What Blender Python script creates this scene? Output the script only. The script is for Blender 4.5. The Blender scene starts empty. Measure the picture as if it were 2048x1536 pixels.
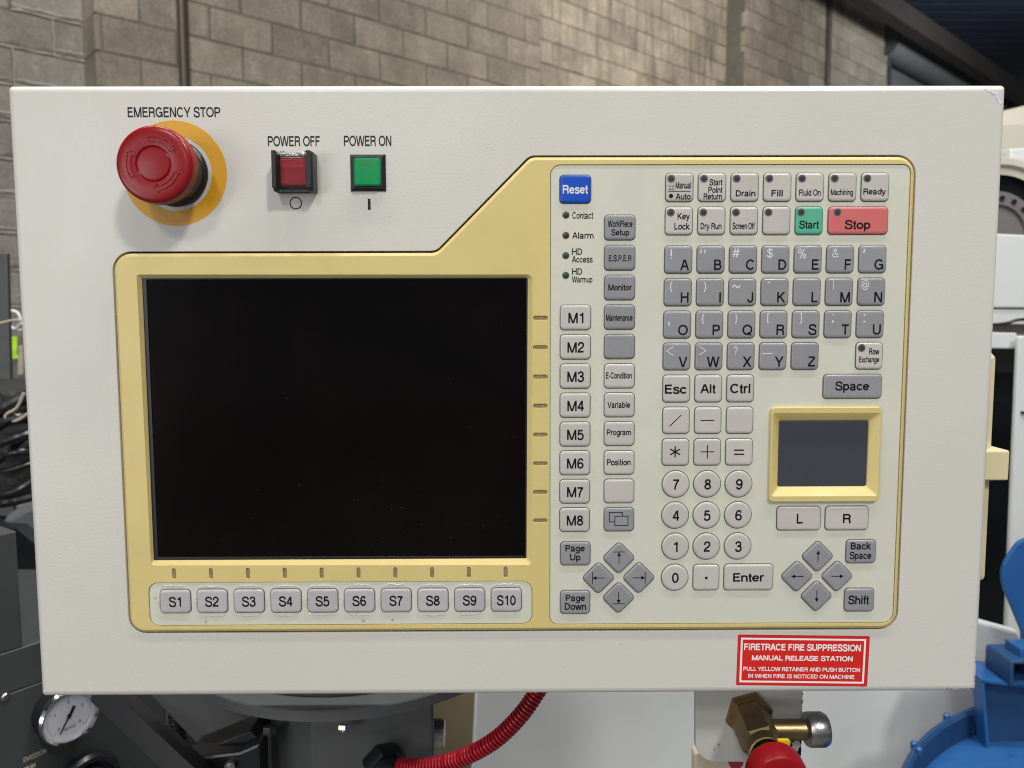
import bpy, math, random
from mathutils import Vector, Matrix
from mathutils.geometry import tessellate_polygon
random.seed(7)
R = math.radians
scene = bpy.context.scene
col = scene.collection

# ------------------------------------------------------------------ camera
CAM = Vector((-0.00154, -0.45814, 0.0475))
PITCH, YAW, ROLL, FPX = 0.083667, 0.0063, -0.0027, 1538.0
Fv = Vector((math.sin(YAW)*math.cos(PITCH), math.cos(YAW)*math.cos(PITCH), -math.sin(PITCH)))
R0 = Vector((math.cos(YAW), -math.sin(YAW), 0))
U0 = R0.cross(Fv)
Rv = R0*math.cos(ROLL) + U0*math.sin(ROLL)
Uv = -R0*math.sin(ROLL) + U0*math.cos(ROLL)
cd = bpy.data.cameras.new('camera')
cd.sensor_width = 36.0
cd.lens = FPX/2048*36
cd.clip_start = 0.01
cd.clip_end = 100
cd.dof.use_dof = True
cd.dof.focus_distance = 0.463
cd.dof.aperture_fstop = 12
cam = bpy.data.objects.new('camera', cd)
m3 = Matrix((Rv, Uv, -Fv)).transposed()
cam.matrix_world = Matrix.Translation(CAM) @ m3.to_4x4()
col.objects.link(cam)
scene.camera = cam

# ------------------------------------------------------------------ world and lamps
w = bpy.data.worlds.new('World')
scene.world = w
w.use_nodes = True
w.node_tree.nodes['Background'].inputs[0].default_value = (0.95, 0.97, 1.0, 1)
w.node_tree.nodes['Background'].inputs[1].default_value = 0.18

def area(name, loc, target, size, power, color=(1, 0.96, 0.9), size_y=None):
    l = bpy.data.lights.new(name, 'AREA')
    l.shape = 'RECTANGLE' if size_y else 'DISK'
    l.size = size
    if size_y: l.size_y = size_y
    l.energy = power
    l.color = color
    o = bpy.data.objects.new(name, l)
    o.location = loc
    o.rotation_euler = (Vector(target)-Vector(loc)).to_track_quat('-Z', 'Y').to_euler()
    col.objects.link(o)
    return o
area('ceiling_lamp_right', (1.71, -3.27, 3.4), (0, 0, 0), 0.55, 104, (1, 0.97, 0.92))
area('ceiling_lamp_left', (-1.12, -4.05, 2.9), (0, 0, 0), 0.6, 42, (1, 0.98, 0.95))
area('window_light', (-3.6, -6.1, 1.12), (0, 0, 0), 0.5, 20, (0.9, 0.96, 1.0), 0.35)
area('low_side_fill', (-4.6, -5.0, -0.4), (0, 0, -0.1), 3.0, 80, (1, 0.98, 0.96), 1.8)  # added fill with no real source, lifts the lower panel
area('far_lamp', (-1.1, -7.6, 2.35), (0, 0, 0.1), 0.5, 20, (1, 0.98, 0.95))
for x_, y_, z_, w_, p_ in ((-1.35, -0.45, 2.3, 0.30, 7), (-0.62, -0.45, 2.3, 0.36, 8), (0.85, -0.45, 2.3, 1.5, 30), (-0.5, 0.30, 2.3, 0.75, 16), (0.7, 0.30, 2.3, 0.75, 26)):
    area('strip_and_fill_lamp', (x_, y_, z_), (x_, y_, 0), w_, p_, (1, 0.98, 0.95), 0.14)  # last two are added fill, brightening the parts behind the panel
area('shutter_fill', (6.5, 8.2, 3.2), (6.5, 11.5, 4.2), 0.5, 60, (0.96, 0.98, 1.0))  # added fill with no real source, brightens the roller shutter
area('wall_lamp_far', (2.6, 4.2, 3.4), (2.4, 8.4, 3.0), 0.8, 155, (1, 0.92, 0.83))
area('wall_lamp_near', (-1.2, 0.8, 3.6), (-2.0, 5.2, 1.6), 0.8, 105, (1, 0.92, 0.82))

scene.view_settings.view_transform = 'Standard'
scene.view_settings.look = 'None'
scene.view_settings.exposure = 0.24
scene.view_settings.gamma = 1
scene.cycles.filter_width = 1.1
scene.cycles.max_bounces = 8
scene.cycles.transparent_max_bounces = 8

# ------------------------------------------------------------------ materials
def mat(name, color, rough=0.5, metal=0.0, bump=0.0, bscale=200.0, var=0.0, vscale=20.0, coat=0.0,
        spec=0.5, bdist=0.001, trans=0.0, emit=None, var2=None):
    m = bpy.data.materials.new(name)
    m.use_nodes = True
    nt = m.node_tree
    b = nt.nodes['Principled BSDF']
    b.inputs['Base Color'].default_value = (*color, 1)
    b.inputs['Roughness'].default_value = rough
    b.inputs['Metallic'].default_value = metal
    b.inputs['Coat Weight'].default_value = coat
    b.inputs['Coat Roughness'].default_value = 0.15
    b.inputs['Specular IOR Level'].default_value = spec
    b.inputs['Transmission Weight'].default_value = trans
    tc = nt.nodes.new('ShaderNodeNewGeometry')
    if var:
        n = nt.nodes.new('ShaderNodeTexNoise')
        n.inputs['Scale'].default_value = vscale
        n.inputs['Detail'].default_value = 6
        n.inputs['Roughness'].default_value = 0.65
        nt.links.new(tc.outputs['Position'], n.inputs['Vector'])
        r = nt.nodes.new('ShaderNodeValToRGB')
        r.color_ramp.elements[0].position = 0.3
        r.color_ramp.elements[1].position = 0.7
        c2 = var2 or tuple(c*(1-var) for c in color)
        r.color_ramp.elements[0].color = (*c2, 1)
        r.color_ramp.elements[1].color = (*color, 1)
        nt.links.new(n.outputs['Fac'], r.inputs['Fac'])
        nt.links.new(r.outputs['Color'], b.inputs['Base Color'])
    if bump:
        n = nt.nodes.new('ShaderNodeTexNoise')
        n.inputs['Scale'].default_value = bscale
        n.inputs['Detail'].default_value = 4
        nt.links.new(tc.outputs['Position'], n.inputs['Vector'])
        bp = nt.nodes.new('ShaderNodeBump')
        bp.inputs['Strength'].default_value = bump
        bp.inputs['Distance'].default_value = bdist
        nt.links.new(n.outputs['Fac'], bp.inputs['Height'])
        nt.links.new(bp.outputs['Normal'], b.inputs['Normal'])
    return m

def s2l(r, g, b):
    f = lambda c: (c/255/12.92) if c <= 10 else ((c/255+0.055)/1.055)**2.4
    return (f(r), f(g), f(b))

M = {}
M['paint'] = mat('cream_white_enamel', (0.60, 0.585, 0.545), 0.30, bump=0.22, bscale=800, bdist=0.0004, var=0.05, vscale=7)
M['gold'] = mat('gold_lacquer', (0.66, 0.535, 0.215), 0.38, metal=0.05, bump=0.15, bscale=1800, bdist=0.0002, var=0.10, vscale=14)
M['gold_dark'] = mat('groove_gold', (0.36, 0.26, 0.12), 0.6, bump=0.6, bscale=1500, bdist=0.0006, var=0.5, vscale=700)
M['gap'] = mat('dark_gap', (0.012, 0.009, 0.006), 0.8)
M['sheet'] = mat('pale_green_film', (0.59, 0.595, 0.51), 0.36, bump=0.25, bscale=45, bdist=0.0012, var=0.06, vscale=25)
M['light_key'] = mat('light_grey_key', (0.50, 0.475, 0.445), 0.27, bump=0.1, bscale=1500, bdist=0.0002, var=0.05, vscale=60)
M['s_key'] = mat('cool_grey_key', (0.45, 0.44, 0.455), 0.27, bump=0.15, bscale=500, bdist=0.0003, var=0.10, vscale=120)
M['dark_key'] = mat('slate_key', (0.262, 0.264, 0.285), 0.27, bump=0.1, bscale=1500, bdist=0.0002, var=0.05, vscale=60)
M['blue_key'] = mat('blue_key', (0.003, 0.065, 0.46), 0.32, bump=0.1, bscale=1500, bdist=0.0002)
M['green_key'] = mat('mint_key', (0.085, 0.40, 0.26), 0.36, bump=0.1, bscale=1500, bdist=0.0002)
M['red_key'] = mat('rose_key', (0.56, 0.14, 0.14), 0.36, bump=0.1, bscale=1500, bdist=0.0002)
M['shade_grime'] = mat('shaded_grimy_key_edge', (0.10, 0.10, 0.095), 0.6)  # shade round the keys painted into their edge colour, along with grime
M['ink'] = mat('black_ink', (0.003, 0.003, 0.006), 0.6, spec=0.2)
def vary(m, amt, ns=110, dr=0.14):
    nt = m.node_tree; b = nt.nodes['Principled BSDF']
    src = b.inputs['Base Color'].links[0].from_socket
    oi = nt.nodes.new('ShaderNodeObjectInfo'); ma = nt.nodes.new('ShaderNodeMath'); ma.operation = 'MULTIPLY_ADD'
    ma.inputs[1].default_value = amt; ma.inputs[2].default_value = 1-amt/2
    vm = nt.nodes.new('ShaderNodeVectorMath'); vm.operation = 'SCALE'
    nt.links.new(oi.outputs['Random'], ma.inputs[0]); nt.links.new(src, vm.inputs[0]); nt.links.new(ma.outputs[0], vm.inputs[3]); nt.links.new(vm.outputs[0], b.inputs['Base Color'])
    n = nt.nodes.new('ShaderNodeTexNoise'); n.inputs['Scale'].default_value = ns; n.inputs['Detail'].default_value = 5
    g = nt.nodes.new('ShaderNodeNewGeometry'); nt.links.new(g.outputs['Position'], n.inputs['Vector'])
    mr = nt.nodes.new('ShaderNodeMapRange'); mr.interpolation_type = 'SMOOTHERSTEP'; r = b.inputs['Roughness'].default_value
    mr.inputs[1].default_value = 0.2; mr.inputs[2].default_value = 0.8; mr.inputs[3].default_value = r-0.06; mr.inputs[4].default_value = r+dr
    nt.links.new(n.outputs['Fac'], mr.inputs[0]); nt.links.new(mr.outputs[0], b.inputs['Roughness'])
for k_ in ('light_key', 's_key', 'dark_key'): vary(M[k_], 0.09)
vary(M['paint'], 0.0, 9, 0.12); vary(M['gold'], 0.0, 20, 0.14); vary(M['sheet'], 0.0, 16, 0.14)
M['ink2'] = mat('grey_black_ink', (0.02, 0.018, 0.022), 0.6, spec=0.2)
M['white_ink'] = mat('white_ink', (0.66, 0.66, 0.69), 0.5)
M['led'] = mat('dark_smoked_lens', (0.035, 0.045, 0.045), 0.25)
M['led_ring'] = mat('lens_ring', (0.10, 0.105, 0.105), 0.5)
M['led_red'] = mat('dark_red_lens', (0.06, 0.026, 0.02), 0.25)
M['led_green'] = mat('dark_green_lens', (0.025, 0.055, 0.04), 0.25)
M['screen'] = mat('black_glass', (0.0060, 0.0042, 0.0038), 0.14, spec=0.13, var=0.8, vscale=5.5, var2=(0.0010, 0.0010, 0.0012))  # brownish noise paints faint reflections into the glass colour
M['screen_rim'] = mat('black_plastic_rim', (0.012, 0.011, 0.013), 0.35)
M['pad'] = mat('slate_touch_surface', (0.042, 0.046, 0.065), 0.5, bump=0.1, bscale=2000, bdist=0.0002, var=0.12, vscale=40)
M['red'] = mat('red_plastic', (0.235, 0.006, 0.010), 0.26, spec=0.3, bump=0.06, bscale=500, bdist=0.0004)
M['black'] = mat('black_plastic', (0.012, 0.013, 0.016), 0.3)
M['olive'] = mat('dark_olive_collar', (0.035, 0.03, 0.02), 0.35)
M['yellow'] = mat('amber_yellow_sticker', (0.66, 0.33, 0.012), 0.42, var=0.06, vscale=60)
M['red_btn'] = mat('dull_red_lens', (0.56, 0.03, 0.05), 0.3, spec=0.25)
M['green_btn'] = mat('green_lens', (0.002, 0.26, 0.08), 0.22, spec=0.25)
M['amber'] = mat('amber_window', (0.03, 0.18, 0.015), 0.4)
M['sign_red'] = mat('sign_red_vinyl', (0.62, 0.018, 0.014), 0.35)
M['sign_edge'] = mat('sign_edge_vinyl', (0.36, 0.012, 0.014), 0.4)
M['white'] = mat('white_print', (0.82, 0.80, 0.80), 0.5)
M['handle'] = mat('ivory_yellow_plastic', (0.66, 0.58, 0.36), 0.4)
M['chip'] = mat('chipped_primer', (0.10, 0.085, 0.09), 0.7)
M['scuff'] = mat('bare_scuff', (0.58, 0.58, 0.72), 0.25, bump=0.8, bscale=300, bdist=0.001)
M['film'] = mat('lifted_film', (0.60, 0.61, 0.54), 0.2)
M['brass'] = mat('brass', (0.34, 0.25, 0.125), 0.38, metal=1.0, bump=0.1, bscale=300, var=0.3, vscale=60)
M['steel'] = mat('brushed_steel', (0.50, 0.48, 0.47), 0.3, metal=1.0, bump=0.1, bscale=600, var=0.25, vscale=90)
M['chrome'] = mat('chrome', (0.7, 0.7, 0.72), 0.12, metal=1.0)
M['grey_paint'] = mat('dark_grey_paint', (0.045, 0.049, 0.051), 0.5, bump=0.15, bscale=400, var=0.15, vscale=10)
M['grey_mid'] = mat('mid_grey_paint', (0.085, 0.088, 0.09), 0.45, bump=0.15, bscale=400, var=0.12, vscale=12)
M['grey_light'] = mat('slate_casting', (0.125, 0.132, 0.138), 0.4, var=0.2, vscale=14)
M['mach_white'] = mat('machine_white', (0.58, 0.60, 0.60), 0.4, bump=0.1, bscale=200, var=0.05, vscale=4)
M['mach_plate'] = mat('greyish_plate_enamel', (0.50, 0.50, 0.47), 0.4, bump=0.15, bscale=400, var=0.1, vscale=15)
M['mach_beige'] = mat('machine_beige', (0.46, 0.44, 0.37), 0.5, var=0.06, vscale=5)
M['mach_cream'] = mat('cream_panel', (0.62, 0.53, 0.38), 0.5)
M['navy'] = mat('navy_interior', (0.004, 0.007, 0.013), 0.3)
M['blue'] = mat('blue_enamel', (0.018, 0.095, 0.28), 0.4, bump=0.1, bscale=100, var=0.25, vscale=14)
M['blue_dull'] = mat('blue_enamel_dark', (0.013, 0.055, 0.15), 0.5, var=0.35, vscale=25)  # darker, blotchier version of the blue enamel
M['conduit'] = mat('red_corrugated_plastic', (0.34, 0.009, 0.02), 0.35)
M['khaki'] = mat('khaki_column_paint', (0.19, 0.16, 0.09), 0.6, var=0.2, vscale=8)
M['cable'] = mat('black_cable', (0.012, 0.012, 0.014), 0.3)
M['cloth'] = mat('black_sleeve', (0.02, 0.02, 0.02), 0.6, bump=0.6, bscale=60, bdist=0.01, var=0.5, vscale=30)
M['tan'] = mat('tan_metal', (0.38, 0.33, 0.27), 0.4)
M['lime'] = mat('lime_label', (0.42, 0.80, 0.01), 0.5)
M['board'] = mat('grey_board', (0.22, 0.21, 0.18), 0.6, var=0.4, vscale=20)
M['gauge_face'] = mat('gauge_face_white', (0.47, 0.47, 0.52), 0.5)
M['floor'] = mat('concrete_floor', (0.16, 0.16, 0.155), 0.6, bump=0.2, bscale=30, var=0.3, vscale=3)
M['roof'] = mat('navy_roof_sheet', (0.017, 0.026, 0.052), 0.6, var=0.4, vscale=1.5)
M['beam'] = mat('brown_steel_beam', (0.035, 0.030, 0.027), 0.6, var=0.3, vscale=3)
M['shutter'] = mat('grey_shutter', (0.15, 0.165, 0.165), 0.5, var=0.15, vscale=3)
M['shutter_dark'] = mat('dark_bracket_plate', (0.035, 0.042, 0.045), 0.6)
M['eff'] = mat('white_mortar_bead', (0.42, 0.41, 0.39), 0.8, bump=0.5, bscale=40, bdist=0.01)
M['pipe'] = mat('dark_brown_pipe', (0.05, 0.038, 0.032), 0.5)
def clear_mat():
    m = bpy.data.materials.new('clear_plastic'); m.use_nodes = True
    nt = m.node_tree; nt.nodes.clear()
    o = nt.nodes.new('ShaderNodeOutputMaterial'); mx = nt.nodes.new('ShaderNodeMixShader')
    t = nt.nodes.new('ShaderNodeBsdfTransparent'); g = nt.nodes.new('ShaderNodeBsdfGlossy'); f = nt.nodes.new('ShaderNodeFresnel')
    f.inputs['IOR'].default_value = 1.6
    t.inputs['Color'].default_value = (0.95, 0.95, 0.94, 1); g.inputs['Roughness'].default_value = 0.12
    nt.links.new(f.outputs[0], mx.inputs[0]); nt.links.new(t.outputs[0], mx.inputs[1]); nt.links.new(g.outputs[0], mx.inputs[2])
    nt.links.new(mx.outputs[0], o.inputs['Surface'])
    return m
M['clear'] = clear_mat()

def block_mat(name, ca, cb, cc, streak=0.4):
    m = bpy.data.materials.new(name)
    m.use_nodes = True
    nt = m.node_tree
    N, L = nt.nodes.new, nt.links.new
    b = nt.nodes['Principled BSDF']
    b.inputs['Roughness'].default_value = 0.9
    g = N('ShaderNodeNewGeometry')
    oi = N('ShaderNodeObjectInfo')
    n1 = N('ShaderNodeTexNoise'); n1.inputs['Scale'].default_value = 3.5; n1.inputs['Detail'].default_value = 8; n1.inputs['Roughness'].default_value = 0.7
    mp = N('ShaderNodeMapping'); mp.inputs['Scale'].default_value = (9, 9, 0.9)
    n2 = N('ShaderNodeTexNoise'); n2.inputs['Scale'].default_value = 1.6; n2.inputs['Detail'].default_value = 5
    n3 = N('ShaderNodeTexNoise'); n3.inputs['Scale'].default_value = 45; n3.inputs['Detail'].default_value = 8
    L(g.outputs['Position'], n1.inputs['Vector']); L(g.outputs['Position'], mp.inputs['Vector'])
    L(mp.outputs['Vector'], n2.inputs['Vector']); L(g.outputs['Position'], n3.inputs['Vector'])
    r1 = N('ShaderNodeValToRGB')
    r1.color_ramp.elements[0].position = 0.32; r1.color_ramp.elements[0].color = (*ca, 1)
    r1.color_ramp.elements[1].position = 0.68; r1.color_ramp.elements[1].color = (*cb, 1)
    L(n1.outputs['Fac'], r1.inputs['Fac'])
    mx = N('ShaderNodeMix'); mx.data_type = 'RGBA'
    mx.inputs[7].default_value = (*cc, 1)
    L(r1.outputs['Color'], mx.inputs[6])
    mr = N('ShaderNodeMapRange'); mr.inputs[1].default_value = 0.5; mr.inputs[2].default_value = 0.72; mr.inputs[4].default_value = streak
    L(n2.outputs['Fac'], mr.inputs[0]); L(mr.outputs[0], mx.inputs[0])
    ml = N('ShaderNodeMath'); ml.operation = 'MULTIPLY_ADD'; ml.inputs[1].default_value = 0.30; ml.inputs[2].default_value = 0.80
    n4 = N('ShaderNodeTexNoise'); n4.inputs['Scale'].default_value = 5.5; n4.inputs['Detail'].default_value = 9; n4.inputs['Roughness'].default_value = 0.75
    L(g.outputs['Position'], n4.inputs['Vector'])
    mr4 = N('ShaderNodeMapRange'); mr4.inputs[1].default_value = 0.58; mr4.inputs[2].default_value = 0.72; mr4.inputs[4].default_value = 0.55
    L(n4.outputs['Fac'], mr4.inputs[0])
    mx4 = N('ShaderNodeMix'); mx4.data_type = 'RGBA'; mx4.inputs[7].default_value = (0.46, 0.45, 0.41, 1)
    L(mr4.outputs[0], mx4.inputs[0]); L(mx.outputs[2], mx4.inputs[6])
    L(oi.outputs['Random'], ml.inputs[0])
    ml2 = N('ShaderNodeMath'); ml2.operation = 'MULTIPLY_ADD'; ml2.inputs[1].default_value = 0.7; ml2.inputs[2].default_value = -0.35
    L(n3.outputs['Fac'], ml2.inputs[0])
    ad = N('ShaderNodeMath'); ad.operation = 'ADD'
    L(ml.outputs[0], ad.inputs[0]); L(ml2.outputs[0], ad.inputs[1])
    vm = N('ShaderNodeVectorMath'); vm.operation = 'SCALE'
    L(mx4.outputs[2], vm.inputs[0]); L(ad.outputs[0], vm.inputs[3])
    L(vm.outputs[0], b.inputs['Base Color'])
    bp = N('ShaderNodeBump'); bp.inputs['Strength'].default_value = 0.6; bp.inputs['Distance'].default_value = 0.01
    L(n3.outputs['Fac'], bp.inputs['Height']); L(bp.outputs['Normal'], b.inputs['Normal'])
    return m
M['block_a'] = block_mat('grey_concrete_block', (0.17, 0.163, 0.148), (0.26, 0.25, 0.23), (0.34, 0.34, 0.32), 0.35)
M['block_b'] = block_mat('brownish_concrete_block', (0.17, 0.152, 0.122), (0.31, 0.28, 0.235), (0.19, 0.18, 0.145), 0.7)
M['block_c'] = block_mat('streaked_concrete_block', (0.20, 0.18, 0.145), (0.38, 0.34, 0.275), (0.15, 0.137, 0.11), 1.0)
M['mortar'] = mat('recessed_mortar', (0.135, 0.125, 0.105), 0.9, bump=0.4, bscale=50, bdist=0.01, var=0.3, vscale=10)

# ------------------------------------------------------------------ mesh helpers
WLOC = {}
def link(name, me, parent=None, loc=(0, 0, 0), **kw):
    o = bpy.data.objects.new(name, me)
    loc = Vector(loc)
    WLOC[o.name] = loc
    if parent is not None:
        o.parent = parent
        o.location = loc - WLOC[parent.name]
    else:
        o.location = loc
    for k, v in kw.items(): o[k] = v
    col.objects.link(o)
    return o

def thing(name, label, cat, loc=(0, 0, 0), group=None):
    o = link(name, None, None, loc, label=label, category=cat)
    if group: o['group'] = group
    o.empty_display_size = 0.02
    return o

class MB:
    """collects geometry in world metres, or around a local origin"""
    def __init__(s): s.v = []; s.f = []; s.mi = []
    def add(s, vs, fs, mi=0):
        b = len(s.v); s.v += [tuple(v) for v in vs]
        s.f += [tuple(b+i for i in f) for f in fs]; s.mi += [mi]*len(fs)
    def mesh(s, name, mats, smooth=35):
        me = bpy.data.meshes.new(name)
        me.from_pydata(s.v, [], s.f)
        for m in (mats if isinstance(mats, (list, tuple)) else [mats]): me.materials.append(m)
        me.polygons.foreach_set('material_index', s.mi)
        if smooth:
            me.polygons.foreach_set('use_smooth', [True]*len(me.polygons))
            me.set_sharp_from_angle(angle=R(smooth))
        me.update()
        return me
    def build(s, name, mats, parent=None, loc=None, smooth=35, **kw):
        if loc is None:
            xs = [sum(v[i] for v in s.v)/len(s.v) for i in range(3)]
            loc = Vector(xs)
            s.v = [tuple(Vector(v)-loc) for v in s.v]
        return link(name, s.mesh(name, mats, smooth), parent, loc, **kw)

def px3(p): return p
def on_panel(x, z, h=0.0): return (x*0.001, -h*0.001, z*0.001)

def at(u, v, Y):
    d = Fv*FPX + Rv*(u-1024) - Uv*(v-768)
    t = (Y-CAM.y)/d.y
    return CAM + d*t
def pp(u, v, h=0.0):
    p = at(u, v, -h*0.001)
    return (p.x*1000, p.z*1000)

def rpoly(cs, seg=6):
    """rounded polygon from [(x, z, r)], anticlockwise"""
    out = []
    n = len(cs)
    for i in range(n):
        p = Vector(cs[i][:2]); a = Vector(cs[i-1][:2]); c = Vector(cs[(i+1) % n][:2]); r = cs[i][2]
        if r <= 0: out.append(tuple(p)); continue
        d1 = (a-p).normalized(); d2 = (c-p).normalized()
        ang = d1.angle(d2)
        t = r/math.tan(ang/2)
        ce = p + (d1+d2).normalized()*(r/math.sin(ang/2))
        s = p+d1*t-ce; e = p+d2*t-ce
        a0 = math.atan2(s.y, s.x); a1 = math.atan2(e.y, e.x)
        da = (a1-a0+math.pi) % (2*math.pi)-math.pi
        k = max(2, int(seg*abs(da)/(math.pi/2)+0.5))
        for j in range(k+1):
            q = a0+da*j/k
            out.append((ce.x+r*math.cos(q), ce.y+r*math.sin(q)))
    return out
def rrect(cx, cz, w_, h_, r, seg=5):
    a, b = w_/2, h_/2
    return rpoly([(cx-a, cz-b, r), (cx+a, cz-b, r), (cx+a, cz+b, r), (cx-a, cz+b, r)], seg)
def ngon(cx, cz, r, n, rot=0.0):
    return [(cx+r*math.cos(rot+2*math.pi*i/n), cz+r*math.sin(rot+2*math.pi*i/n)) for i in range(n)]
def area2(p): return sum(p[i-1][0]*p[i][1]-p[i][0]*p[i-1][1] for i in range(len(p)))/2
def inset(pts, d):
    if abs(d) < 1e-9: return list(pts)
    n = len(pts); out = []
    for i in range(n):
        p = Vector(pts[i]); a = Vector(pts[i-1]); c = Vector(pts[(i+1) % n])
        e1 = (p-a).normalized(); e2 = (c-p).normalized()
        n1 = Vector((-e1.y, e1.x)); n2 = Vector((-e2.y, e2.x))
        m = n1+n2
        if m.length < 1e-6: m = n1
        m.normalize()
        k = max(0.4, m.dot(n1))
        out.append(tuple(p+m*(d/k)))
    return out

def plate(mb, outer, prof, holes=(), mi_top=0, mi_side=None, cap=True, conv=on_panel):
    """outer outline with a profile [(inset, height)...] from the top ring downwards;
       holes: [(pts, profile)] with inset going into the material"""
    if mi_side is None: mi_side = mi_top
    loops = []
    for k, (pts, pr) in enumerate([(outer, prof)]+list(holes)):
        if area2(pts) < 0: pts = pts[::-1]
        sgn = 1 if k == 0 else -1
        rings = [[(x, z, h) for x, z in (i if isinstance(i, list) else inset(pts, sgn*i))] for i, h in pr]
        n = len(pts)
        loops.append(rings[0])
        for q in range(len(rings)-1):
            vs = [conv(*p) for p in rings[q]]+[conv(*p) for p in rings[q+1]]
            fs = []
            for j in range(n):
                j2 = (j+1) % n
                f = (j, n+j, n+j2, j2)
                fs.append(f if k == 0 else f[::-1])
            mi = mi_side[q] if isinstance(mi_side, (list, tuple)) else mi_side
            # consecutive rings of one wall share vertices through a single add
            if q == 0:
                base = len(mb.v); mb.v += [tuple(v) for v in vs[:n]]
            mb.v += [tuple(v) for v in vs[n:]]
            b0 = base+q*n
            mb.f += [tuple(b0+i for i in f) for f in fs]; mb.mi += [mi]*len(fs)
    if cap:
        if len(loops) == 1:
            mb.add([conv(*p) for p in loops[0]], [tuple(range(len(loops[0])))], mi_top)
        else:
            tl = [[Vector((x, z, 0)) for x, z, h in l] for l in loops]
            allp = [p for l in loops for p in l]
            tr = tessellate_polygon(tl)
            out = []
            for t in tr:
                a, b, c = (allp[i] for i in t)
                ar = (b[0]-a[0])*(c[1]-a[1])-(c[0]-a[0])*(b[1]-a[1])
                if abs(ar) < 1e-9: continue
                out.append(t if ar > 0 else (t[0], t[2], t[1]))
            mb.add([conv(*p) for p in allp], out, mi_top)

def fix(mb): return mb

def frame(origin, ex, ey, ez):
    o, a, b, c = Vector(origin), Vector(ex), Vector(ey), Vector(ez)
    return lambda x, y, z: tuple(o+a*x+b*y+c*z)

def lathe(mb, prof, conv, n=32, mi=0, cap0=True, cap1=True):
    """prof [(r, axial)], conv(x, y, axial)"""
    b = len(mb.v)
    for r, a in prof:
        for i in range(n):
            t = 2*math.pi*i/n
            mb.v.append(tuple(conv(r*math.cos(t), r*math.sin(t), a)))
    for q in range(len(prof)-1):
        for i in range(n):
            j = (i+1) % n
            mb.f.append((b+q*n+i, b+q*n+j, b+(q+1)*n+j, b+(q+1)*n+i)); mb.mi.append(mi)
    if cap0: mb.f.append(tuple(b+i for i in range(n))[::-1]); mb.mi.append(mi)
    if cap1: mb.f.append(tuple(b+(len(prof)-1)*n+i for i in range(n))); mb.mi.append(mi)

def smooth_path(pts, k=8):
    P = [Vector(p) for p in pts]
    P = [P[0]*2-P[1]]+P+[P[-1]*2-P[-2]]
    out = []
    for i in range(1, len(P)-2):
        for j in range(k):
            t = j/k
            a, b, c, d = P[i-1], P[i], P[i+1], P[i+2]
            out.append(0.5*((2*b)+(-a+c)*t+(2*a-5*b+4*c-d)*t*t+(-a+3*b-3*c+d)*t*t*t))
    out.append(P[-2])
    return out
def tube(mb, path, rad, n=10, mi=0, caps=True):
    m = len(path)
    b = len(mb.v)
    up = None
    for i, p in enumerate(path):
        t = (path[min(i+1, m-1)]-path[max(i-1, 0)]).normalized()
        if up is None:
            up = t.orthogonal().normalized()
        up = (up-t*up.dot(t)).normalized()
        s = t.cross(up)
        r = rad(i/(m-1), i) if callable(rad) else rad
        for k in range(n):
            q = 2*math.pi*k/n
            mb.v.append(tuple(p+up*(r*math.cos(q))+s*(r*math.sin(q))))
    for i in range(m-1):
        for k in range(n):
            j = (k+1) % n
            mb.f.append((b+i*n+k, b+i*n+j, b+(i+1)*n+j, b+(i+1)*n+k)); mb.mi.append(mi)
    if caps:
        mb.f.append(tuple(b+k for k in range(n))[::-1]); mb.mi.append(mi)
        mb.f.append(tuple(b+(m-1)*n+k for k in range(n))); mb.mi.append(mi)

def boxm(mb, conv, x0, x1, y0, y1, z0, z1, bev=0.0, mi=0):
    """bevelled box in conv's space, by bevelling the four vertical outline corners and the front ring"""
    if bev <= 0:
        vs = [conv(x, y, z) for x in (x0, x1) for y in (y0, y1) for z in (z0, z1)]
        mb.add(vs, [(0, 1, 3, 2), (4, 6, 7, 5), (0, 4, 5, 1), (2, 3, 7, 6), (0, 2, 6, 4), (1, 5, 7, 3)], mi)
    else:
        out = rrect((x0+x1)/2, (z0+z1)/2, x1-x0, z1-z0, bev*1.01, 3)
        c2 = lambda x, z, h: conv(x, h, z)
        s = 1 if y1 > y0 else -1
        plate(mb, out, [(bev, y0), (bev*0.3, y0+s*bev*0.3), (0, y0+s*bev), (0, y1)], conv=c2, mi_top=mi)
        mb.add([c2(x, z, y1) for x, z in out], [tuple(range(len(out)))[::-1]], mi)
WORLD = lambda x, y, z: (x, y, z)

def slab(name, pts, Y, th, material, parent=None, bev=0.0015, r=0.0, **kw):
    """an outline of photograph corners set at its own distance Y, with real thickness th going back"""
    cs = []
    for p in pts:
        q = at(p[0], p[1], Y)
        cs.append((q.x, q.z, p[2] if len(p) > 2 else r))
    a = sum(cs[i-1][0]*cs[i][1]-cs[i][0]*cs[i-1][1] for i in range(len(cs)))
    if a < 0: cs = cs[::-1]
    out = rpoly(cs, 6)
    mb = MB()
    c2 = lambda x, z, h: (x, Y-h, z)
    plate(mb, out, [(bev, 0), (bev*0.3, -bev*0.3), (0, -bev), (0, -th)], conv=c2)
    mb.add([c2(x, z, -th) for x, z in out], [tuple(range(len(out)))[::-1]])
    return mb.build(name, material, parent, **kw)

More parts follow.
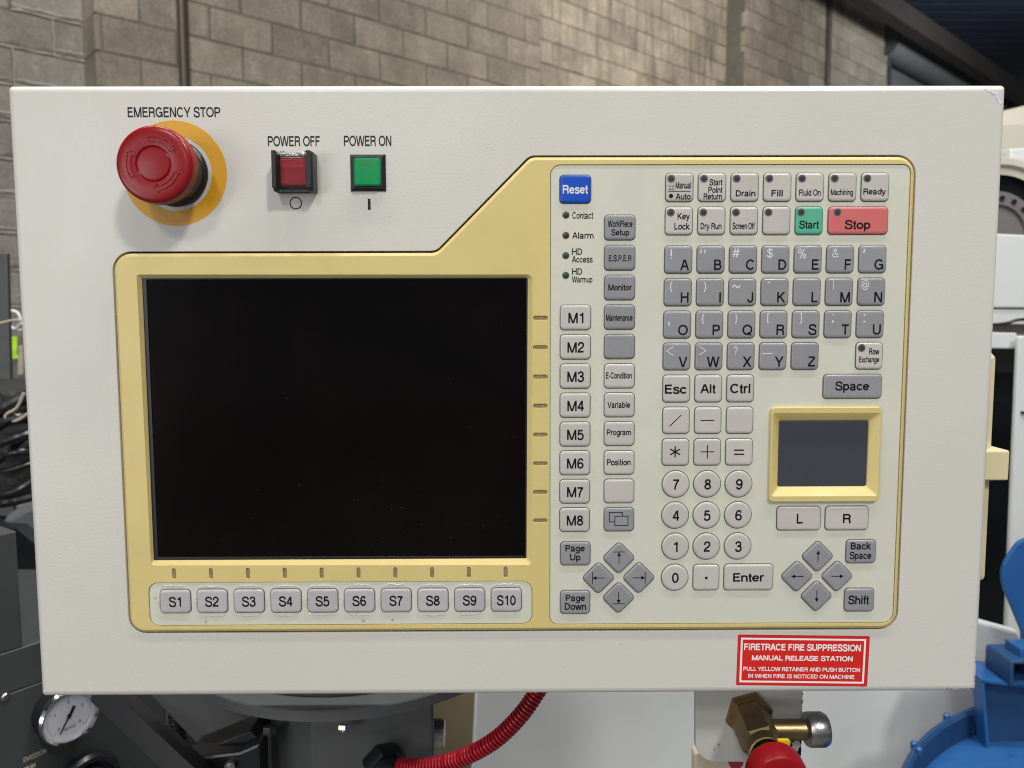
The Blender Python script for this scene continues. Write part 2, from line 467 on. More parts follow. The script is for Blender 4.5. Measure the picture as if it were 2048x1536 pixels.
# ------------------------------------------------------------------ lettering: a drawn grotesque alphabet of single strokes
def _arc(cx, cy, rx, ry, a0, a1, n=12):
    return [(cx+rx*math.cos(R(a0+(a1-a0)*i/n)), cy+ry*math.sin(R(a0+(a1-a0)*i/n))) for i in range(n+1)]
def _sm(pts, k=5):
    return [(p.x, p.y) for p in smooth_path([(x, y, 0) for x, y in pts], k)]
def alphabet(t):
    h = t/2; T = 1-h; X = 0.73; xt = X-h
    o = 0.012
    def rnd(cx, cy, rx, ry): return [_arc(cx, cy, rx, ry, 0, 360, 28)]
    # glyph: (advance, [strokes]); a stroke is points or ('h'/'v', points) for ends cut level / upright
    G = {}
    G['A'] = (0.90, [('h', [(.075, 0), (.425, 1)]), ('h', [(.825, 0), (.475, 1)]), [(.20, .355), (.70, .355)]])
    G['B'] = (0.88, [[(.15, 0), (.15, 1)], [(.15, T), (.47, T)]+_arc(.47, (T+.53)/2, .22, (T-.53)/2, 90, -90)+[(.15, .53)], [(.15, .53), (.50, .53)]+_arc(.50, (.53+h)/2, .25, (.53-h)/2, 90, -90)+[(.15, h)]])
    G['C'] = (0.97, [_arc(.50, .5, .385, .5-h+o, 38, 322, 26)])
    G['D'] = (0.95, [[(.15, 0), (.15, 1)], [(.15, T), (.42, T)]+_arc(.42, .5, .385, T-.5, 90, -90, 18)+[(.15, h)]])
    G['E'] = (0.84, [[(.15, 0), (.15, 1)], [(.15, T), (.76, T)], [(.15, .53), (.71, .53)], [(.15, h), (.78, h)]])
    G['F'] = (0.78, [[(.15, 0), (.15, 1)], [(.15, T), (.73, T)], [(.15, .51), (.66, .51)]])
    G['G'] = (1.02, [_arc(.51, .5, .40, .5-h+o, 38, 328, 26)+[(.86, .46)], [(.52, .47), (.92, .47)], [(.885, 0.02), (.885, .47)]])
    G['H'] = (0.95, [[(.15, 0), (.15, 1)], [(.80, 0), (.80, 1)], [(.15, .53), (.80, .53)]])
    G['I'] = (0.37, [[(.185, 0), (.185, 1)]])
    G['J'] = (0.70, [[(.54, 1), (.54, .28)]+_arc(.315, .28, .225, .28-h+o, 0, -180, 12)+[(.09, .34)]])
    G['K'] = (0.90, [[(.15, 0), (.15, 1)], ('h', [(.78, 1), (.17, .40)]), ('h', [(.82, 0), (.36, .60)])])
    G['L'] = (0.76, [[(.15, 0), (.15, 1)], [(.15, h), (.72, h)]])
    G['M'] = (1.13, [[(.145, 0), (.145, 1)], [(.985, 0), (.985, 1)], ('h', [(.165, 1), (.545, 0)]), ('h', [(.965, 1), (.585, 0)])])
    G['N'] = (0.96, [[(.15, 0), (.15, 1)], [(.81, 0), (.81, 1)], ('h', [(.17, 1), (.79, 0)])])
    G['O'] = (1.05, rnd(.525, .5, .43, .5-h+o))
    G['P'] = (0.88, [[(.15, 0), (.15, 1)], [(.15, T), (.52, T)]+_arc(.52, (T+.46)/2, .25, (T-.46)/2, 90, -90)+[(.15, .46)]])
    G['Q'] = (1.05, rnd(.525, .5, .43, .5-h+o)+[[(.58, .26), (.92, -.03)]])
    G['R'] = (0.93, [[(.15, 0), (.15, 1)], [(.15, T), (.54, T)]+_arc(.54, (T+.50)/2, .24, (T-.50)/2, 90, -90)+[(.15, .50)], _sm([(.54, .50), (.70, .45), (.76, .32), (.77, .12), (.82, 0)])])
    G['S'] = (0.88, [_sm([(.76, .70), (.71, .86), (.58, .935), (.43, .95), (.26, .92), (.15, .82), (.145, .70), (.22, .60), (.44, .53), (.66, .45), (.77, .33), (.76, .19), (.66, .085), (.45, .045), (.24, .085), (.12, .20), (.105, .33)])])
    G['T'] = (0.80, [[(.04, T), (.76, T)], [(.40, 0), (.40, 1)]])
    G['U'] = (0.95, [[(.14, 1), (.14, .36)]+_arc(.475, .36, .335, .36-h+o, 180, 360, 16)+[(.81, 1)]])
    G['V'] = (0.88, [('h', [(.07, 1), (.42, 0)]), ('h', [(.81, 1), (.46, 0)])])
    G['W'] = (1.30, [('h', [(.075, 1), (.33, 0)]), ('h', [(.63, 1), (.37, 0)]), ('h', [(.67, 1), (.93, 0)]), ('h', [(1.225, 1), (.97, 0)])])
    G['X'] = (0.90, [('h', [(.09, 1), (.81, 0)]), ('h', [(.81, 1), (.09, 0)])])
    G['Y'] = (0.88, [('h', [(.07, 1), (.43, .40)]), ('h', [(.81, 1), (.45, .40)]), [(.44, 0), (.44, .45)]])
    G['Z'] = (0.82, [[(.10, T), (.74, T)], ('h', [(.72, 1-t), (.10, t)]), [(.06, h), (.77, h)]])
    G['0'] = (0.76, rnd(.38, .5, .27, .5-h+o))
    G['1'] = (0.76, [[(.46, 0), (.46, 1)], _sm([(.46, .97), (.41, .85), (.30, .79), (.15, .77)])])
    G['2'] = (0.76, [_sm([(.125, .66), (.16, .84), (.28, .935), (.40, .95), (.56, .90), (.64, .76), (.60, .60), (.46, .46), (.27, .32), (.15, .19), (.115, .08)])+[(.115, h)], [(.08, h), (.67, h)]])
    G['3'] = (0.76, [_sm([(.13, .72), (.18, .87), (.37, .95), (.56, .89), (.61, .75), (.55, .59), (.36, .54)]), [(.28, .54), (.38, .54)], _sm([(.36, .54), (.58, .48), (.65, .30), (.58, .12), (.37, .045), (.18, .10), (.105, .28)])])
    G['4'] = (0.76, [[(.52, 0), (.52, 1)], ('h', [(.50, .98), (.09, .30)]), [(.06, .29), (.70, .29)]])
    G['5'] = (0.76, [[(.19, T), (.62, T)], [(.205, 1), (.145, .44)], _sm([(.145, .47), (.26, .59), (.40, .62), (.57, .55), (.645, .37), (.59, .15), (.38, .045), (.19, .09), (.10, .26)])])
    G['6'] = (0.76, [_arc(.385, .32, .265, .32-h+o, 0, 360, 24), _sm([(.625, .76), (.56, .90), (.42, .95), (.27, .90), (.16, .72), (.12, .50), (.12, .36)])])
    G['9'] = (0.76, [_arc(.375, .68, .265, .32-h+o, 0, 360, 24), _sm([(.135, .24), (.20, .10), (.34, .05), (.49, .10), (.60, .28), (.64, .50), (.64, .66)])])
    G['7'] = (0.76, [[(.08, T), (.68, T)], _sm([(.64, .90), (.45, .66), (.32, .36), (.265, 0)])])
    G['8'] = (0.76, [_arc(.38, .75, .225, .25-h+o, 0, 360, 22), _arc(.38, .285, .27, .285-h+o, 0, 360, 24)])
    ry = (X-t)/2+o
    G['a'] = (0.77, [_sm([(.13, .51), (.18, .635), (.35, .685), (.50, .64), (.57, .52)], 4)+[(.57, .14), (.60, .055), (.68, .045)], _sm([(.57, .42), (.46, .385), (.28, .36), (.14, .29), (.105, .18), (.17, .075), (.30, .05), (.46, .10), (.55, .21), (.57, .32)])])
    G['b'] = (0.78, [[(.13, 0), (.13, 1)], _arc(.39, X/2, .26, ry, 0, 360, 24)])
    G['d'] = (0.78, [[(.65, 0), (.65, 1)], _arc(.39, X/2, .26, ry, 0, 360, 24)])
    G['p'] = (0.78, [[(.13, -.27), (.13, X)], _arc(.39, X/2, .26, ry, 0, 360, 24)])
    G['q'] = (0.78, [[(.65, -.27), (.65, X)], _arc(.39, X/2, .26, ry, 0, 360, 24)])
    G['c'] = (0.70, [_arc(.375, X/2, .28, ry, 35, 325, 20)])
    G['e'] = (0.76, [_arc(.385, X/2, .285, ry, 3, 325, 22), [(.10, .375), (.67, .375)]])
    G['f'] = (0.40, [[(.20, 0), (.20, .82)]+_sm([(.20, .82), (.23, .92), (.31, .955), (.39, .945)], 4)[1:], [(.03, X-h), (.38, X-h)]])
    G['g'] = (0.77, [_arc(.375, X/2, .26, ry, 0, 360, 24), [(.64, X), (.64, -.02)]+_sm([(.64, -.02), (.60, -.16), (.40, -.235), (.21, -.20), (.14, -.09)], 4)[1:]])
    arch = lambda x0, x1: [(x0, .40)]+_arc((x0+x1)/2, .43, (x1-x0)/2, X-h-.43+o, 180, 0, 14)+[(x1, 0)]
    G['h'] = (0.76, [[(.13, 0), (.13, 1)], arch(.13, .63)])
    G['n'] = (0.76, [[(.13, 0), (.13, X)], arch(.13, .63)])
    G['m'] = (1.14, [[(.13, 0), (.13, X)], arch(.13, .57), arch(.57, 1.01)])
    G['r'] = (0.47, [[(.13, 0), (.13, X)], _sm([(.13, .42), (.18, .60), (.30, .68), (.44, .675)])])
    G['u'] = (0.76, [[(.63, X), (.63, 0)], [(.13, X), (.13, .30)]+_arc(.38, .30, .25, .30-h+o, 180, 360, 14)])
    G['i'] = (0.31, [[(.155, 0), (.155, X)], [(.155, 1-t*1.05), (.155, 1)]])
    G['l'] = (0.31, [[(.155, 0), (.155, 1)]])
    G['k'] = (0.70, [[(.13, 0), (.13, 1)], ('h', [(.60, X), (.14, .26)]), ('h', [(.63, 0), (.30, .42)])])
    G['o'] = (0.77, rnd(.385, X/2, .29, ry))
    G['s'] = (0.69, [_sm([(.58, .52), (.53, .63), (.35, .685), (.17, .63), (.13, .53), (.19, .44), (.35, .39), (.53, .33), (.60, .21), (.53, .09), (.35, .045), (.15, .10), (.09, .23)], 4)])
    G['t'] = (0.39, [[(.19, .93), (.19, .14), (.23, .055), (.36, .055)], [(.03, X-h), (.36, X-h)]])
    G['v'] = (0.68, [('h', [(.06, X), (.32, 0)]), ('h', [(.62, X), (.36, 0)])])
    G['w'] = (1.0, [('h', [(.06, X), (.265, 0)]), ('h', [(.48, X), (.30, 0)]), ('h', [(.52, X), (.70, 0)]), ('h', [(.94, X), (.735, 0)])])
    G['x'] = (0.68, [('h', [(.07, X), (.61, 0)]), ('h', [(.61, X), (.07, 0)])])
    G['y'] = (0.68, [('h', [(.06, X), (.34, .03)]), ('h', [(.62, X), (.34, .0)]), _sm([(.335, .02), (.28, -.14), (.20, -.20), (.09, -.20)])])
    G['y'] = (0.68, [('h', [(.06, X), (.34, .03)]), [(.62, X), (.345, .0)]+_sm([(.345, .0), (.27, -.16), (.19, -.205), (.08, -.20)], 4)[1:]])
    G[' '] = (0.38, [])
    G['.'] = (0.38, [[(.19, 0), (.19, t*1.1)]])
    G['-'] = (0.46, [[(.07, .37), (.39, .37)]])
    G[','] = (0.38, [[(.19, t*1.1), (.19, 0), (.12, -.14)]])
    G['!'] = (0.38, [[(.19, 0), (.19, t*1.1)], [(.19, .26), (.19, 1)]])
    G[':'] = (0.38, [[(.19, 0), (.19, t*1.2)], [(.19, .60), (.19, .60+t*1.2)]])
    G[';'] = (0.38, [[(.19, t*1.2), (.19, 0), (.12, -.14)], [(.19, .60), (.19, .60+t*1.2)]])
    G['#'] = (0.8, [('h', [(.22, 0), (.36, 1)]), ('h', [(.48, 0), (.62, 1)]), [(.08, .34), (.72, .34)], [(.12, .66), (.76, .66)]])
    G['$'] = (0.8, [_sm([(.66, .72), (.60, .85), (.40, .90), (.20, .84), (.14, .70), (.24, .57), (.40, .52), (.60, .45), (.68, .30), (.60, .14), (.40, .08), (.18, .14), (.10, .30)]), [(.40, -.08), (.40, 1.06)]])
    G['%'] = (1.2, [_arc(.28, .75, .18, .20, 0, 360, 18), _arc(.92, .25, .18, .20, 0, 360, 18), ('h', [(.32, 0), (.88, 1)])])
    G['&'] = (0.95, [_sm([(.86, .0), (.30, .66), (.24, .80), (.32, .93), (.44, .95), (.56, .88), (.57, .76), (.46, .62), (.22, .46), (.12, .30), (.16, .13), (.34, .04), (.54, .08), (.70, .24), (.78, .46)])])
    G['('] = (0.4, [_sm([(.34, 1.05), (.20, .80), (.15, .42), (.20, .02), (.34, -.25)])])
    G[')'] = (0.4, [_sm([(.06, 1.05), (.20, .80), (.25, .42), (.20, .02), (.06, -.25)])])
    G['~'] = (0.9, [_sm([(.06, .36), (.18, .52), (.36, .50), (.54, .40), (.72, .38), (.84, .54)])])
    G['^'] = (0.5, [[(.06, .80), (.25, 1.0), (.44, .80)]])
    G['|'] = (0.3, [[(.15, -.1), (.15, 1.0)]])
    G['_'] = (0.8, [[(0, 0), (.8, 0)]])
    G['@'] = (1.3, [_sm([(1.02, .05), (.80, -.08), (.50, -.10), (.20, .10), (.08, .42), (.20, .80), (.52, 1.0), (.88, .97), (1.14, .72), (1.12, .38), (.94, .20), (.80, .28), (.86, .66)]), _arc(.58, .44, .22, .26, 0, 360, 20)])
    G['{'] = (0.42, [_sm([(.36, 1.03), (.24, .98), (.21, .85), (.21, .58), (.17, .46), (.07, .40), (.17, .34), (.21, .22), (.21, -.05), (.24, -.18), (.36, -.23)], 4)])
    G['}'] = (0.42, [[(.42-x, y) for x, y in _sm([(.36, 1.03), (.24, .98), (.21, .85), (.21, .58), (.17, .46), (.07, .40), (.17, .34), (.21, .22), (.21, -.05), (.24, -.18), (.36, -.23)], 4)]])
    G['['] = (0.4, [[(.34, 1.0), (.14, 1.0), (.14, -.22), (.34, -.22)]])
    G[']'] = (0.4, [[(.06, 1.0), (.26, 1.0), (.26, -.22), (.06, -.22)]])
    G['?'] = (0.76, [_sm([(.12, .68), (.16, .84), (.28, .93), (.40, .95), (.56, .90), (.63, .75), (.58, .62), (.46, .50), (.39, .38), (.38, .27)]), [(.38, 0), (.38, t*1.1)]])
    G['*'] = (0.6, [[(.3, .5), (.3, 1)]])
    G['/'] = (0.5, [('h', [(.05, 0), (.45, 1)])])
    return G
TC = {}
AB = {}
def glyphs(s, off=0.0):
    k = (s, off)
    if k in TC: return TC[k]
    t = 0.137+off
    if off not in AB: AB[off] = alphabet(t)
    G = AB[off]
    vs = []; fs = []; zs = []
    x = 0.0; lev = 0
    for ch in s:
        adv, sts = G[ch]
        for st in sts:
            cut = None
            if isinstance(st, tuple) and st[0] == 'h': cut, st = st
            pts = [Vector((p[0]+x, p[1])) for p in st]
            q = [pts[0]]
            for p in pts[1:]:
                if (p-q[-1]).length > 1e-4: q.append(p)
            closed = (q[0]-q[-1]).length < 1e-3 and len(q) > 4
            if closed: q.pop()
            n = len(q); b = len(vs)
            for i in range(n):
                p = q[i]
                a = q[i-1] if (i > 0 or closed) else None
                c = q[(i+1) % n] if (i < n-1 or closed) else None
                d1 = (p-a).normalized() if a is not None else (c-p).normalized()
                d2 = (c-p).normalized() if c is not None else d1
                if cut == 'h':
                    w_ = Vector((-t/2/max(0.35, abs(d1.y)), 0))*(1 if d1.y > 0 else -1)
                else:
                    n1 = Vector((-d1.y, d1.x)); n2 = Vector((-d2.y, d2.x)); m_ = (n1+n2).normalized()
                    w_ = m_*(t/2/max(0.5, m_.dot(n1)))
                vs.append((p.x+w_.x, p.y+w_.y)); vs.append((p.x-w_.x, p.y-w_.y))
                zs += [lev, lev]
            for i in range(n if closed else n-1):
                j = (i+1) % n
                fs.append((b+2*i, b+2*i+1, b+2*j+1, b+2*j))
            lev = (lev+1) % 4
        x += adv
    xs = [v[0] for v in vs]; ys = [v[1] for v in vs]
    TC[k] = (vs, fs, min(xs), max(xs), min(ys), max(ys), zs)
    return TC[k]
ZL = 0.006
def text_box(mb, s, x0, z0, x1, z1, h, conv=on_panel, off=0.032, mi=0):
    """writes s so that its ink fills the box"""
    vs, fs, a, b, c, d, zs = glyphs(s, off)
    sx = (x1-x0)/max(b-a, 1e-6); sz = (z1-z0)/max(d-c, 1e-6)
    zl = ZL if conv is not fcab_ref[0] else ZL*0.001
    mb.add([conv(x0+(x-a)*sx, z0+(y-c)*sz, h+zl*q) for (x, y), q in zip(vs, zs)], fs, mi)
fcab_ref = [None]
def text_cap(mb, s, x, z, cap, h, wf=0.94, align='r', conv=on_panel, off=0.032):
    """cap height in mm, baseline at z, right or centre edge at x"""
    vs, fs, a, b, c, d, zs = glyphs(s, off)
    k = cap
    wd_ = (b-a)*k*wf
    x0 = x-wd_ if align == 'r' else (x-wd_/2 if align == 'c' else x)
    mb.add([conv(x0+(p-a)*k*wf, z+q*k, h+ZL*l) for (p, q), l in zip(vs, zs)], fs)
def bar(mb, x0, z0, x1, z1, t, h, conv=on_panel, mi=0):
    if conv is on_panel: t *= 1.28
    d = Vector((x1-x0, z1-z0)).normalized(); n = Vector((-d.y, d.x))*t/2
    mb.add([conv(x0-n.x, z0-n.y, h), conv(x1-n.x, z1-n.y, h), conv(x1+n.x, z1+n.y, h), conv(x0+n.x, z0+n.y, h)], [(0, 1, 2, 3)], mi)
def disc(mb, cx, cz, r, h, n=24, conv=on_panel, mi=0, r0=0.0):
    if r0 <= 0:
        mb.add([conv(x, z, h) for x, z in ngon(cx, cz, r, n)], [tuple(range(n))], mi)
    else:
        mb.add([conv(x, z, h) for x, z in ngon(cx, cz, r, n)]+[conv(x, z, h) for x, z in ngon(cx, cz, r0, n)],
               [(i, (i+1) % n, n+(i+1) % n, n+i) for i in range(n)], mi)
def tri(mb, pts, h, mi=0, conv=on_panel):
    if area2(pts) < 0: pts = pts[::-1]
    mb.add([conv(x, z, h) for x, z in pts], [(0, 1, 2)], mi)

# ================================================================== CONTROL PANEL
W2, H2 = 290.1, 183.65
panel = thing('control_panel', 'cream white machine control panel with gold bezel, black screen, keypad and emergency stop', 'control panel', (0, 0.04, -H2/1000))

bez = [(-233.6, -143.6, 10.5), (238.6, -143.6, 11.5), (238.6, 142.9, 11.5), (12.0, 142.9, 8), (-43.2, 87.9, 7), (-233.6, 87.9, 11.5)]
gap_out = rpoly(bez, 8)
bez_out = inset(gap_out, 1.15)
# housing: folded steel box, front with the cut-out for the bezel
mb = MB()
HR = lambda d: rrect(0, -0.45, 2*(W2-d), 2*(H2-d), 2.4-0.45*d, 4)
hp = [(4.2, 0.0)]+[(4.2-4.2*math.sin(R(a)), -4.2+4.2*math.cos(R(a))) for a in (12, 24, 36, 48, 60, 72, 84, 90)]+[(0, -88)]
hp = [(HR(d_), h_) for d_, h_ in hp]
plate(mb, HR(0), hp, [(gap_out, [(0.25, 0), (0, -0.25), (0, -6)])])
mb.add([on_panel(x, z, -88) for x, z in HR(0)], [tuple(range(len(HR(0))))[::-1]])
mb.build('housing', M['paint'], panel)
mb = MB()
mb.add([on_panel(x, z, -4.5) for x, z in gap_out], [tuple(range(len(gap_out)))])
mb.build('recess_liner', M['gap'], panel)

# bezel
def quad_px(a, b, c, d, h, r): return [pp(*d, h)+(r[0],), pp(*c, h)+(r[1],), pp(*b, h)+(r[2],), pp(*a, h)+(r[3],)]
scr = rpoly(quad_px((273, 549), (1065, 549), (1063.5, 1130), (302, 1131), 1.6, (2.2, 2.2, 3.4, 1.6)), 5)
scr_in = rpoly(quad_px((283.5, 556), (1055.5, 555), (1053, 1117), (307, 1121), -0.6, (0.5, 0.8, 1.0, 0.4)), 5)
kp = rpoly([(23.9, -138.8, 5.2), (235.0, -138.8, 6.5), (235.0, 137.4, 5.0), (23.9, 137.4, 6.0)], 6)
sm = rpoly([(-220.0, -138.4, 6), (13.4, -138.2, 6), (13.4, -111.0, 6), (-220.0, -111.0, 6)], 6)
TOP = 1.6
slots = []
for i in range(10):
    x = -204.0+22.35*i
    slots.append((x, -105.7, 2.3, 6.8))
for i in range(8):
    slots.append((18.25, 48.4-17.45*i, 8.7, 2.4))
holes = [(kp, [(0, TOP), (0, -3)]), (sm, [(0, TOP), (0, -3)]),
         (scr, [(0, TOP), (0, TOP-0.12), (scr_in, -0.6), (scr_in, -5.5)])]
mb = MB()
plate(mb, bez_out, [(1.9, TOP), (0.1, TOP-1.5), (0, TOP-1.8), (0, -4)], holes + [(rrect(x, z, a, b, min(a, b)/2-0.01, 5), [(0.15, TOP), (0, TOP-0.2), (0, TOP-1.3)]) for x, z, a, b in slots])
bezel = mb.build('bezel', M['gold'], panel, smooth=25)
for x, z, a, b in slots:
    mb = MB()
    o_ = rrect(x, z, a, b, min(a, b)/2-0.01, 5)
    mb.add([on_panel(p, q, TOP-0.75) for p, q in o_], [tuple(range(len(o_)))])
    mb.build('groove', M['gold_dark'], bezel)

# screen
mb = MB()
o_ = inset(scr_in, -0.6)
i_ = rpoly(quad_px((292.5, 559), (1052.5, 558), (1050, 1112), (316, 1114.5), -1.1, (0.5, 0.5, 0.5, 0.5)), 3)
plate(mb, o_, [(0, -1.1), (0, -3.6)], [(i_, [(0.15, -1.1), (0, -1.2), (0, -3)])])
screen = mb.build('screen', M['screen_rim'], panel, label='black display with glossy glass behind a narrow rim')
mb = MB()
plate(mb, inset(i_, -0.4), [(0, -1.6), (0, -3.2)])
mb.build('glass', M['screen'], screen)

# fine lint and scratches on the glass
mb = MB()
rs = random.Random(3)
for i in range(30):
    x = rs.uniform(-208, 5); z = rs.uniform(-92, 66)
    if rs.random() < 0.6: x = rs.uniform(-30, 8) if rs.random() < 0.5 else x; z = -92+abs(rs.gauss(0, 30)) if rs.random() < 0.6 else z
    l = rs.uniform(0.2, 1.6); a = rs.uniform(0, math.pi)
    bar(mb, x, z, x+l*math.cos(a), z+l*math.sin(a), rs.uniform(0.08, 0.16), -1.56)
mb.build('lint', mat('lint', (0.035, 0.035, 0.04), 0.8), screen, kind='stuff')

# keypad films
SH = 1.1
mb = MB()
plate(mb, inset(kp, 0.3), [(0.25, SH), (0, SH-0.2), (0, -2)], [(rrect(189.2, -33.8, 63, 54, 2, 4), [(0, SH), (0, -2)])])
keypad = mb.build('keypad', M['sheet'], panel, label='pale green keypad film carrying the letter, number and function keys')
mb = MB()
plate(mb, inset(sm, 0.3), [(0.25, SH), (0, SH-0.2), (0, -2)])
skeypad = mb.build('softkey_strip', M['sheet'], panel, label='pale strip under the screen carrying ten keys S1 to S10')
for pts, dd in ((kp, 0), (sm, 0)):
    mb = MB(); mb.add([on_panel(x, z, -1.0) for x, z in pts], [tuple(range(len(pts)))])
    mb.build('recess_liner', M['gap'], panel)

KH = 1.15
KPROF = [(1.9, KH+0.05), (1.2, KH+0.03), (0.65, KH-0.06), (0.25, KH-0.28), (0.05, KH-0.6), (-0.05, 0.12), (-0.45, 0.0)]
MESHC = {}
def key_mesh(kind, a, b, r, m):
    k = (kind, a, b, r, m)
    if k in MESHC: return MESHC[k]
    mb = MB()
    if kind == 'round': out = ngon(0, 0, a/2, 40)
    elif kind == 'diamond':
        s = a/2
        out = rpoly([(0, -b/2, r), (s, 0, r), (0, b/2, r), (-s, 0, r)], 5)
    else: out = rrect(0, 0, a, b, r, 5)
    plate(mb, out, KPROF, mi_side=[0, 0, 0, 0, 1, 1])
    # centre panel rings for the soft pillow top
    me = mb.mesh('key', [M[m], M['shade_grime']], smooth=40)
    MESHC[k] = me
    return me
TOPH = KH+0.10
def key(kind, cx, cz, a, b, m, label, parent=None, r=2.2):
    return link('key', key_mesh(kind, a, b, r, m), parent or panel, on_panel(cx, cz, SH), label=label)
def legend(k, mb, m='ink', smooth=None):
    if mb.v: mb.build('legend', M[m], k, smooth=0)
ledmesh = None
def led(k, cx, cz, m='led'):
    global ledmesh
    if ledmesh is None:
        mb = MB()
        plate(mb, ngon(0, 0, 2.35, 24), [(0.15, 0.12), (0, 0.0)], mi_top=0)
        plate(mb, ngon(0, 0, 1.6, 24), [(1.2, 0.24), (0.5, 0.22), (0, 0.121)], mi_top=1)
        ledmesh = mb.mesh('indicator', [M['led_ring'], M['led']])
    link('indicator', ledmesh, k, on_panel(cx, cz, SH+TOPH-0.06))

LH = SH+TOPH     # height of printed legends over the panel face
def box_px(o, s, q):   # zoomed-photo box -> panel millimetres
    x0, y0, x1, y1 = q
    p0 = pp(o[0]+x0/s, o[1]+y1/s, LH); p1 = pp(o[0]+x1/s, o[1]+y0/s, LH)
    return p0[0], p0[1], p1[0], p1[1]
Z5 = ((1300, 320), 3.657); Z7 = ((1300, 700), 3.657); Z4 = ((1080, 300), 3.84); Z6 = ((1080, 680), 4.042)
Z8 = ((1080, 1000), 3.84); Z9 = ((1400, 1000), 3.84)
def tx(mb, s, z, q, off=0.045): text_box(mb, s, *box_px(z[0], z[1], q), LH, off=off)

CX = [99.4+19.1*i for i in range(7)]
RZ = {'f1': 124.1, 'f2': 104.8, 'a': 82.4, 'h': 63.3, 'o': 44.2, 'v': 25.3, 'esc': 6.1, 'sl': -13.0, 'st': -32.2,
      '7': -51.7, '4': -70.8, '1': -90.1, '0': -109.4}
# --- function rows
f1 = [[('Manual', (187, 160, 300, 210)), ('Auto', (187, 245, 299, 290))],
      [('Start', (434, 138, 530, 187)), ('Point', (426, 195, 530, 242)), ('Return', (392, 243, 528, 290))],
      [('Drain', (627, 220, 772, 268))], [('Fill', (888, 218, 972, 266))], [('Fluid On', (1090, 214, 1249, 262))],
      [('Machining', (1322, 214, 1485, 270))], [('Ready', (1560, 207, 1726, 265))]]
for i, items in enumerate(f1):
    k = key('rect', CX[i], RZ['f1'], 15.9, 16.1, 'light_key', 'light grey key marked '+' '.join(t for t, q in items))
    mb = MB()
    for t, q in items: tx(mb, t, Z5, q)
    if i == 0:
        x0, z0, x1, z1 = box_px(*Z5, (133, 228, 296, 231)); bar(mb, x0, (z0+z1)/2, x1, (z0+z1)/2, 0.28, LH)
        x0, z0, x1, z1 = box_px(*Z5, (138, 247, 170, 279)); disc(mb, (x0+x1)/2, (z0+z1)/2, (x1-x0)/2, LH)
        x0, z0, x1, z1 = box_px(*Z5, (135, 184, 178, 222)); cx, cz = (x0+x1)/2, (z0+z1)/2
        disc(mb, cx, cz, 1.15, LH, r0=0.88)
        for a in (45, 135, 225, 315): bar(mb, cx+1.1*math.cos(R(a)), cz+1.1*math.sin(R(a)), cx+2.2*math.cos(R(a)), cz+2.2*math.sin(R(a)), 0.26, LH)
    legend(k, mb)
    led(k, CX[i]-4.95, RZ['f1']+4.9)
f2 = [[('Key', (200, 388, 292, 448)), ('Lock', (178, 460, 292, 510))], [('Dry Run', (370, 460, 524, 520))],
      [('Screen Off', (603, 456, 766, 508))], [], [('Start', (1090, 442, 1235, 503))]]
for i, items in enumerate(f2):
    mk = 'green_key' if i == 4 else 'light_key'
    lb = 'mint green key marked Start' if i == 4 else ('light grey key marked '+' '.join(t for t, q in items) if items else 'blank light grey key with an indicator')
    k = key('rect', CX[i], RZ['f2'], 15.8, 15.9, mk, lb)
    mb = MB()
    for t, q in items: tx(mb, t, Z5, q)
    legend(k, mb)
    led(k, CX[i]-4.95, RZ['f2']+4.8)
k = key('rect', 204.7, RZ['f2'], 35.0, 15.8, 'red_key', 'wide rose red key marked Stop')
mb = MB(); tx(mb, 'Stop', Z5, (1423, 437, 1614, 522)); legend(k, mb); led(k, 192.2, RZ['f2']+4.8)

# --- letters
sym = {'A': ('!', (150, 655, 160, 722)), 'B': (',,', (365, 655, 407, 685)), 'C': ('#', (601, 648, 657, 712)), 'D': ('$', (853, 643, 900, 720)),
       'E': ('%', (1083, 647, 1143, 722)), 'F': ('&', (1332, 648, 1383, 715)), 'G': (',', (1557, 650, 1575, 682)),
       'H': ('(', (146, 890, 165, 966)), 'I': (')', (391, 892, 411, 966)), 'J': ('~', (600, 912, 662, 938)), 'K': ('^', (857, 888, 883, 903)),
       'M': ('|', (1339, 882, 1345, 950)), 'N': ('@', (1545, 880, 1605, 950)), 'O': (',', (130, 1183, 146, 1213)), 'P': ('{', (373, 1126, 398, 1200)),
       'Q': ('}', (620, 1123, 643, 1198)), 'R': ('[', (857, 1122, 874, 1193)), 'S': (']', (1094, 1120, 1111, 1195)), 'T': (';', (1328, 1128, 1345, 1193)),
       'U': (':', (1560, 1128, 1577, 1187)), 'V': ('<', (120, 1365, 172, 1428)), 'W': ('>', (360, 1363, 412, 1425)), 'X': ('?', (610, 1363, 643, 1427)),
       'Y': ('_', (817, 1412, 895, 1418))}
SN = {'!': 'exclamation mark', ',,': 'quotation marks', '#': 'hash sign', '$': 'dollar sign', '%': 'percent sign', '&': 'ampersand', ',': 'comma',
      '(': 'left parenthesis', ')': 'right parenthesis', '~': 'tilde', '^': 'caret', '|': 'vertical bar', '@': 'at sign', '{': 'left brace', '}': 'right brace',
      '[': 'left bracket', ']': 'right bracket', ';': 'semicolon', ':': 'colon', '<': 'less than sign', '>': 'greater than sign', '?': 'question mark', '_': 'underscore'}
letters = 'ABCDEFGHIJKLMNOPQRSTUVWXYZ'
